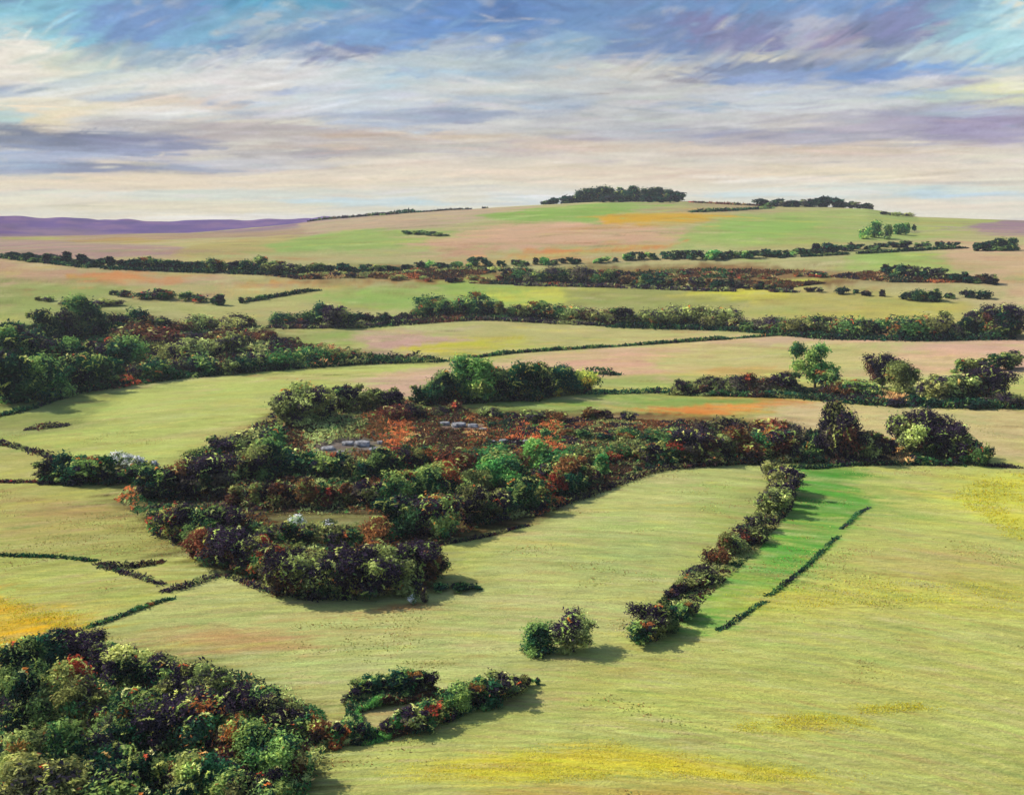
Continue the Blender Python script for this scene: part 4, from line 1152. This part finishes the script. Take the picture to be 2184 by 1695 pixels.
# ------------------------------------------------------------------ low hedges: one leafy strip each
def hedge(pts, wpx, hpx, look, label, group='low hedges between the fields', dens=1.0):
    """pts picture points along its foot; wpx, hpx its thickness and height in the study picture"""
    p = np.array(pts, float)
    dense = [p[0]]
    for a, b in zip(p[:-1], p[1:]):
        m = max(1, int(np.hypot(*(b - a)) / 12))
        for t in range(1, m + 1): dense.append(a + (b - a) * t / m)
    dense = np.array(dense)
    az, D = hit(dense[:, 0], dense[:, 1])
    D = np.convolve(np.pad(D, 2, mode='edge'), np.ones(5) / 5, 'valid')
    W = np.stack([D * np.sin(az), D * np.cos(az), ground_z(az, D)], 1)
    Dm = D.mean()
    h = hpx / S / F1 * Dm
    r = np.random.default_rng(hash_str(label) % 99991)
    npt = int(np.clip(len(dense) * 55 * dens, 200, 9000))
    t = r.uniform(0, len(W) - 1, npt); k = np.floor(t).astype(int); k = np.clip(k, 0, len(W) - 2); fr = (t - k)[:, None]
    P = W[k] * (1 - fr) + W[k + 1] * fr
    brk = Noise2(hash_str(label) % 777)(t / 3.2, t * 0 + .5)
    hh = h * (0.75 + .5 * brk) * np.clip(np.minimum(t, len(W) - 1 - t) / 2.0, .25, 1)
    q = r.normal(size=(npt, 3)) * .42
    P[:, 0] += q[:, 0] * h * 1.0; P[:, 1] += q[:, 1] * h * wpx
    P[:, 2] += np.abs(r.uniform(-.15, 1, npt)) * hh
    nrm = r.normal(size=(npt, 3)) + np.array([0, -.3, .6]); nrm /= np.linalg.norm(nrm, axis=1, keepdims=True)
    gone = (brk < -.52) & (Dm > 600)
    P[gone, 2] -= 5
    size = np.full(npt, max(h * .16, Dm * .0011)) * r.uniform(.6, 1.5, npt)
    V, Q = leaf_quads(P, nrm, size, 1.5, r)
    pal = PAL[look]; cols = lin([c[0] for c in pal]); w = np.array([c[1] for c in pal], float); w /= w.sum()
    patch_c = cols[r.choice(len(pal), 400, p=w)]
    c = patch_c[(t * 1.3).astype(int) % 400]
    own = r.random(npt) < .4; c[own] = cols[r.choice(len(pal), own.sum(), p=w)]
    o0 = W[len(W) // 2]
    me = mesh_quads('hedge', V - o0, Q, M_LEAF, np.clip(c * LK * r.uniform(.7, 1.3, npt)[:, None], .002, .8))
    o = bpy.data.objects.new('hedge', me); o.location = o0; COL.objects.link(o)
    tag(o, label, 'hedge', group)
    return o


hedge([(-40, 1183), (60, 1186), (150, 1189), (205, 1198)], 1.0, 9, DG, 'straight dark hedge running in from the left edge above the yellow corner')
hedge([(205, 1200), (260, 1212), (310, 1206), (350, 1196)], 1.2, 11, PL, 'dark plum hedge between the left edge hedge and the wood')
hedge([(215, 1205), (290, 1230), (340, 1244), (352, 1250)], 1.2, 12, PL, 'short dark hedge slanting down to the right in the left fields')
hedge([(345, 1262), (400, 1252), (455, 1232), (470, 1222)], 1.4, 12, PL, 'ragged plum hedge joining the left fields to the wood foot')
hedge([(180, 1340), (250, 1318), (320, 1290), (370, 1274)], 1.4, 7, G, 'thin green hedge climbing from the near copse to the wood')
hedge([(1530, 1348), (1580, 1318), (1634, 1277)], 1.2, 8, G, 'short green hedge at the foot of the bright green strip')
hedge([(1634, 1277), (1700, 1226), (1760, 1172), (1790, 1136)], 1.0, 7, G, 'middle green hedge along the right side of the bright strip')
hedge([(1792, 1134), (1830, 1096), (1857, 1074)], 1.0, 5, G, 'topmost short green hedge along the right side of the bright strip')
hedge([(2105, 992), (2135, 996), (2180, 997)], 1.0, 9, PL, 'black-looking hedge stub at the right edge above the yellow field')
hedge([(1680, 995), (1740, 1000), (1800, 992), (1900, 990), (2060, 992)], 1.0, 10, DG, 'low hedge along the foot of the right thicket')
hedge([(-40, 895), (60, 874), (140, 846)], 1.4, 9, DG, 'dark hedge leading from the left edge to the wood corner')
hedge([(140, 842), (300, 815), (500, 795), (760, 776), (950, 770)], 1.2, 16, DG, 'long dark green hedge along the top of the big pale field')
hedge([(950, 770), (1100, 752), (1260, 742), (1400, 733), (1560, 722)], 1.0, 7, G, 'thin hedge rising to the right behind the pink field')
hedge([(1225, 795), (1270, 797), (1322, 799)], 1.4, 13, DG, 'short thick dark hedge right of the central cluster')
hedge([(1250, 840), (1400, 836), (1560, 842), (1720, 848)], 1.4, 13, DG, 'dark hedge under the plum bush row')
hedge([(1720, 850), (1850, 862), (2000, 868), (2180, 870)], 1.4, 16, DG, 'dark hedge running to the right edge under the clumps')
hedge([(-40, 945), (30, 950), (80, 965), (130, 985)], 1.4, 11, PL, 'dark hedge curving from the left edge to the small clump')
hedge([(60, 915), (110, 912), (145, 905)], 1.4, 12, PL, 'short dark scrubby hedge inside the big pale field at left')
hedge([(-20, 1028), (60, 1028), (130, 1028)], 1.4, 6, RU, 'low brownish hedge at the foot of the small clump')
hedge([(940, 1162), (1030, 1146), (1130, 1118)], 1.2, 7, PL, 'thin dark hedge below the lower right edge of the wood')
hedge([(1130, 1100), (1260, 1055), (1400, 1003), (1560, 988), (1660, 990)], 1.2, 14, PL, 'long dark hedge edging the wood above the middle field')
hedge([(480, 1224), (560, 1258), (640, 1275), (760, 1275)], 1.6, 12, PL, 'dark undergrowth hedge along the front of the lower wood')
hedge([(-40, 545), (60, 556), (200, 572), (420, 580), (640, 588)], 1.5, 9, DG, 'dark hedge under the left half of the far tree line')
hedge([(640, 588), (800, 586), (960, 578), (1100, 575)], 1.5, 8, OL, 'olive hedge under the middle of the far tree line')
hedge([(1100, 608), (1300, 612), (1500, 620), (1700, 622)], 1.5, 8, PL, 'dark hedge under the plum wood behind the yellow strip')
hedge([(520, 645), (580, 634), (680, 618)], 1.4, 8, DG, 'dark hedge slanting up to the right on the left slope')
hedge([(600, 700), (760, 698), (900, 684), (1050, 682), (1300, 695)], 1.3, 9, PL, 'dark hedge under the middle hedgerow')
hedge([(1300, 697), (1560, 704), (1750, 722), (1960, 726), (2160, 722)], 1.5, 13, DG, 'blue-green hedge under the long right hedgerow')
hedge([(1560, 722), (1700, 712), (1800, 722)], 1.2, 5, G, 'thin green hedge below the long right hedgerow')
hedge([(640, 470), (720, 466), (800, 459), (850, 456)], 2.0, 4, PL, 'low dark hedge on the skyline left of the hilltop')
hedge([(815, 459), (850, 455), (900, 452)], 2.0, 9, DG, 'small dark copse-like hedge standing on the left skyline')
hedge([(900, 452), (960, 448), (1040, 442)], 2.0, 3, PL, 'thin hedge on the skyline nearest the hilltop clump')
hedge([(1470, 431), (1560, 436), (1630, 439)], 2.0, 3, RU, 'thin brown hedge on the skyline right of the hilltop clump')
hedge([(1470, 452), (1560, 449), (1650, 443)], 2.0, 5, G, 'dark green hedge above the yellow patch on the hill')
hedge([(1500, 540), (1700, 548), (1850, 540), (2060, 528)], 1.3, 6, DG, 'thin hedge under the far right tree line')


# ------------------------------------------------------------------ grey stones
def boulder(px, py, wpx, hpx, label):
    x, y, z, D = spot(px, py)
    r = np.random.default_rng(hash_str(label) % 9973)
    import bmesh
    bm = bmesh.new(); bmesh.ops.create_icosphere(bm, subdivisions=4, radius=1)
    nz = Noise2(int(r.integers(1000)), 64)
    for v in bm.verts:
        c = v.co
        k = 1 + .35 * float(fbm(nz, np.array(c.x * 1.7 + c.z * 1.3 + 20), np.array(c.y * 1.7 - c.z + 20), 4))
        v.co = Vector((max(-.8, min(.85, c.x * k)), c.y * k * .8, max(-.5, min(.62, c.z * k))))
    me = bpy.data.meshes.new('boulder'); bm.to_mesh(me); bm.free()
    me.materials.append(M_ROCK)
    o = bpy.data.objects.new('boulder', me); COL.objects.link(o)
    w = wpx / S / F1 * D / 2
    o.scale = (w, w, hpx / S / F1 * D * .9); o.location = (x, y, z + .15 * o.scale[2]); o.rotation_euler = (0, 0, r.uniform(-.3, .3))
    tag(o, label, 'boulder', 'grey boulders in the central wood')


STONES = [('in the left stone heap in the wood', [(672, 964, 34, 9), (700, 958, 44, 11), (728, 966, 30, 8), (742, 948, 40, 13), (772, 950, 50, 18), (800, 960, 36, 11), (812, 946, 26, 12)]),
          ('in the stone heap behind the wood middle', [(852, 907, 30, 8), (880, 911, 24, 7), (948, 906, 34, 13), (978, 909, 44, 15), (1008, 910, 34, 12), (1030, 916, 24, 7)]),
          ('in the small heap of whitish stones', [(1050, 944, 26, 9), (1074, 942, 30, 10), (1098, 946, 22, 7), (1122, 942, 22, 8)])]
for where, L_ in STONES:
    for k, (x, y, w, h) in enumerate(sorted(L_)):
        pos = 'leftmost' if k == 0 else ('rightmost' if k == len(L_) - 1 else ORD[k + 1] + ' from the left')
        boulder(x, y, w * .8, h * .8, f'grey boulder, {pos}, {where}')


# ------------------------------------------------------------------ rough grass and dry stalks
def tussocks():
    r = np.random.default_rng(99)
    n = 170000
    az = np.radians(r.uniform(-30, 30, n)); D = 95 + 240 * r.random(n) ** 1.2
    nz = Noise2(77)
    x = D * np.sin(az); y = D * np.cos(az)
    dens = fbm(nz, x / 14.0, y / 9.0, 3)
    keep = (dens > .16 + .22 * r.random(n))
    x, y, D, az, dens = x[keep], y[keep], D[keep], az[keep], dens[keep]
    n = len(x)
    z = ground_z(az, D)
    h = r.uniform(.06, .2, n)
    a = r.uniform(0, 6.28, n); w = r.uniform(.06, .22, n)
    dx, dy = np.cos(a) * w, np.sin(a) * w
    lx, ly = r.normal(0, .12, n), r.normal(0, .12, n)
    V = np.stack([np.stack([x - dx, y - dy, z - .03], 1), np.stack([x + dx, y + dy, z - .03], 1), np.stack([x + lx, y + ly, z + h], 1)], 1).reshape(-1, 3)
    cols = lin([(150, 152, 80), (170, 132, 78), (132, 138, 72), (200, 194, 104), (166, 112, 72), (146, 128, 76)])
    sel = nz(x / 20 + 40, y / 20) * 2.5 + r.normal(0, 1.2, n) + 2.5
    c = cols[np.clip(sel.astype(int), 0, 5)] * r.uniform(.7, 1.2, n)[:, None]
    me = mesh_quads('rough_grass', V, np.arange(3 * n).reshape(n, 3), M_LEAF, c)
    o = bpy.data.objects.new('rough_grass', me); COL.objects.link(o)
    tag(o, 'tufts of rough grass and dry stalks scattered over the near fields', 'grass', kind='stuff')


tussocks()


def bare_tree(px, py, hpx, label, seed):
    """a dead brown tree, all forked limbs"""
    x, y, z, D = spot(px, py)
    h = hpx / S / F1 * math.hypot(D, CAM_H - z)
    r = random.Random(seed)
    V, F = [], []

    def add(path, a, b, n=6):
        v, f = tube(path, a, b, n); o = len(V)
        V.extend(v); F.extend([tuple(i + o for i in q) for q in f])

    def limb(p, d, L, rad, depth):
        p1 = p + d * L * .5 + Vector((r.uniform(-.1, .1), r.uniform(-.1, .1), .02)) * L
        p2 = p + d * L
        add([p, p1, p2], rad, rad * .6, 6 if depth < 2 else 4)
        if depth >= 4: return
        for k in range(3):
            nd = (d + Vector((r.uniform(-1, 1), r.uniform(-1, 1), r.uniform(-.15, .8))) * .75).normalized()
            limb(p2 if k < 2 else p1, nd, L * r.uniform(.6, .82), rad * .58, depth + 1)
    limb(Vector((0, 0, -.05)), Vector((.06, 0, 1)).normalized(), .30, .035, 0)
    me = mesh_quads('bare_tree', V, F, M_BARK, smooth_=True)
    o = bpy.data.objects.new('bare_tree', me); COL.objects.link(o)
    o.location = (x, y, z); o.scale = (h * .95, h * .95, h); o.rotation_euler = (0, 0, r.uniform(0, 6))
    tag(o, label, 'bare tree', 'leafless brown trees')


bare_tree(232, 1640, 150, 'bare dark brown tree forking above the left of the near copse', 3)
bare_tree(470, 1640, 130, 'bare brown tree between rust and olive trees of the near copse', 5)
bare_tree(960, 1150, 60, 'small leafless tree at the lower right corner of the wood', 8)


def flowers():
    r = np.random.default_rng(5)
    areas = [[(870, 1640), (1050, 1612), (1300, 1585), (1500, 1622), (1780, 1650), (1730, 1668), (1400, 1655), (1150, 1668), (900, 1662)],
             [(1560, 1548), (1640, 1530), (1760, 1525), (1850, 1540), (1800, 1556), (1600, 1562)],
             [(1830, 1510), (1980, 1500), (2000, 1512), (1850, 1522)],
             [(-40, 1265), (60, 1290), (190, 1325), (150, 1350), (40, 1400), (-40, 1430)],
             [(2040, 1060), (2100, 1020), (2200, 1015), (2200, 1160), (2120, 1120)],
             [(1600, 1265), (1900, 1240), (2190, 1250), (2190, 1300), (1900, 1290), (1650, 1300)]]
    Xs, Ys = [], []
    for a, n in zip(areas, (9000, 3000, 1600, 7000, 5000, 4000)):
        p = np.array(a, float); az, D = hit(p[:, 0], p[:, 1]); P = np.stack([D * np.sin(az), D * np.cos(az)], 1)
        c = P.mean(0); k = r.integers(len(P), size=n); q = np.sqrt(r.random(n))[:, None] * r.uniform(.9, 1.25, n)[:, None]; e = r.random(n)[:, None]
        B = P[k] * (1 - e) + P[(k + 1) % len(P)] * e
        XY = c + (B - c) * q + r.normal(0, .4, (n, 2)); Xs.append(XY[:, 0]); Ys.append(XY[:, 1])
    X = np.concatenate(Xs); Y = np.concatenate(Ys); D = np.hypot(X, Y); az = np.arctan2(X, Y)
    nz = Noise2(8); keep = fbm(nz, X / 3, Y / 2, 2) + r.normal(0, .2, len(X)) > -.15
    X, Y, D, az = X[keep], Y[keep], D[keep], az[keep]
    n = len(X)
    C = np.stack([X, Y, ground_z(az, D) + r.uniform(.05, .35, n)], 1)
    nrm = r.normal(size=(n, 3)) * .5 + np.array([0, -.3, .9]); nrm /= np.linalg.norm(nrm, axis=1, keepdims=True)
    V, Q = leaf_quads(C, nrm, D * .0006 * r.uniform(.6, 1.5, n), .9, r)
    cols = lin([(226, 206, 50), (206, 184, 44), (228, 216, 96), (210, 160, 40), (150, 156, 70)])
    me = mesh_quads('wild_flowers', V, Q, M_LEAF, cols[r.choice(5, n, p=[.38, .27, .2, .1, .05])] / 1.1)
    o = bpy.data.objects.new('wild_flowers', me); COL.objects.link(o)
    tag(o, 'drifts of small yellow meadow flowers in the near fields', 'flowers', kind='stuff')


flowers()


def haze():
    import bmesh
    bm = bmesh.new(); bmesh.ops.create_cube(bm, size=1)
    me = bpy.data.meshes.new('haze'); bm.to_mesh(me); bm.free()
    o = bpy.data.objects.new('haze', me); COL.objects.link(o)
    z0, z1 = -75.0, 130.0
    o.scale = (8600, 8600, z1 - z0); o.location = (0, 0, (z0 + z1) / 2)
    m, nt, N, L = new_mat('thin_haze')
    out = N('ShaderNodeOutputMaterial'); v = N('ShaderNodeVolumePrincipled')
    v.inputs['Color'].default_value = (.86, .87, .90, 1); v.inputs['Density'].default_value = 0.00006
    L(v.outputs[0], out.inputs['Volume'])
    me.materials.append(m)
    tag(o, 'thin pale haze over the far slopes', 'haze', kind='stuff')


haze()
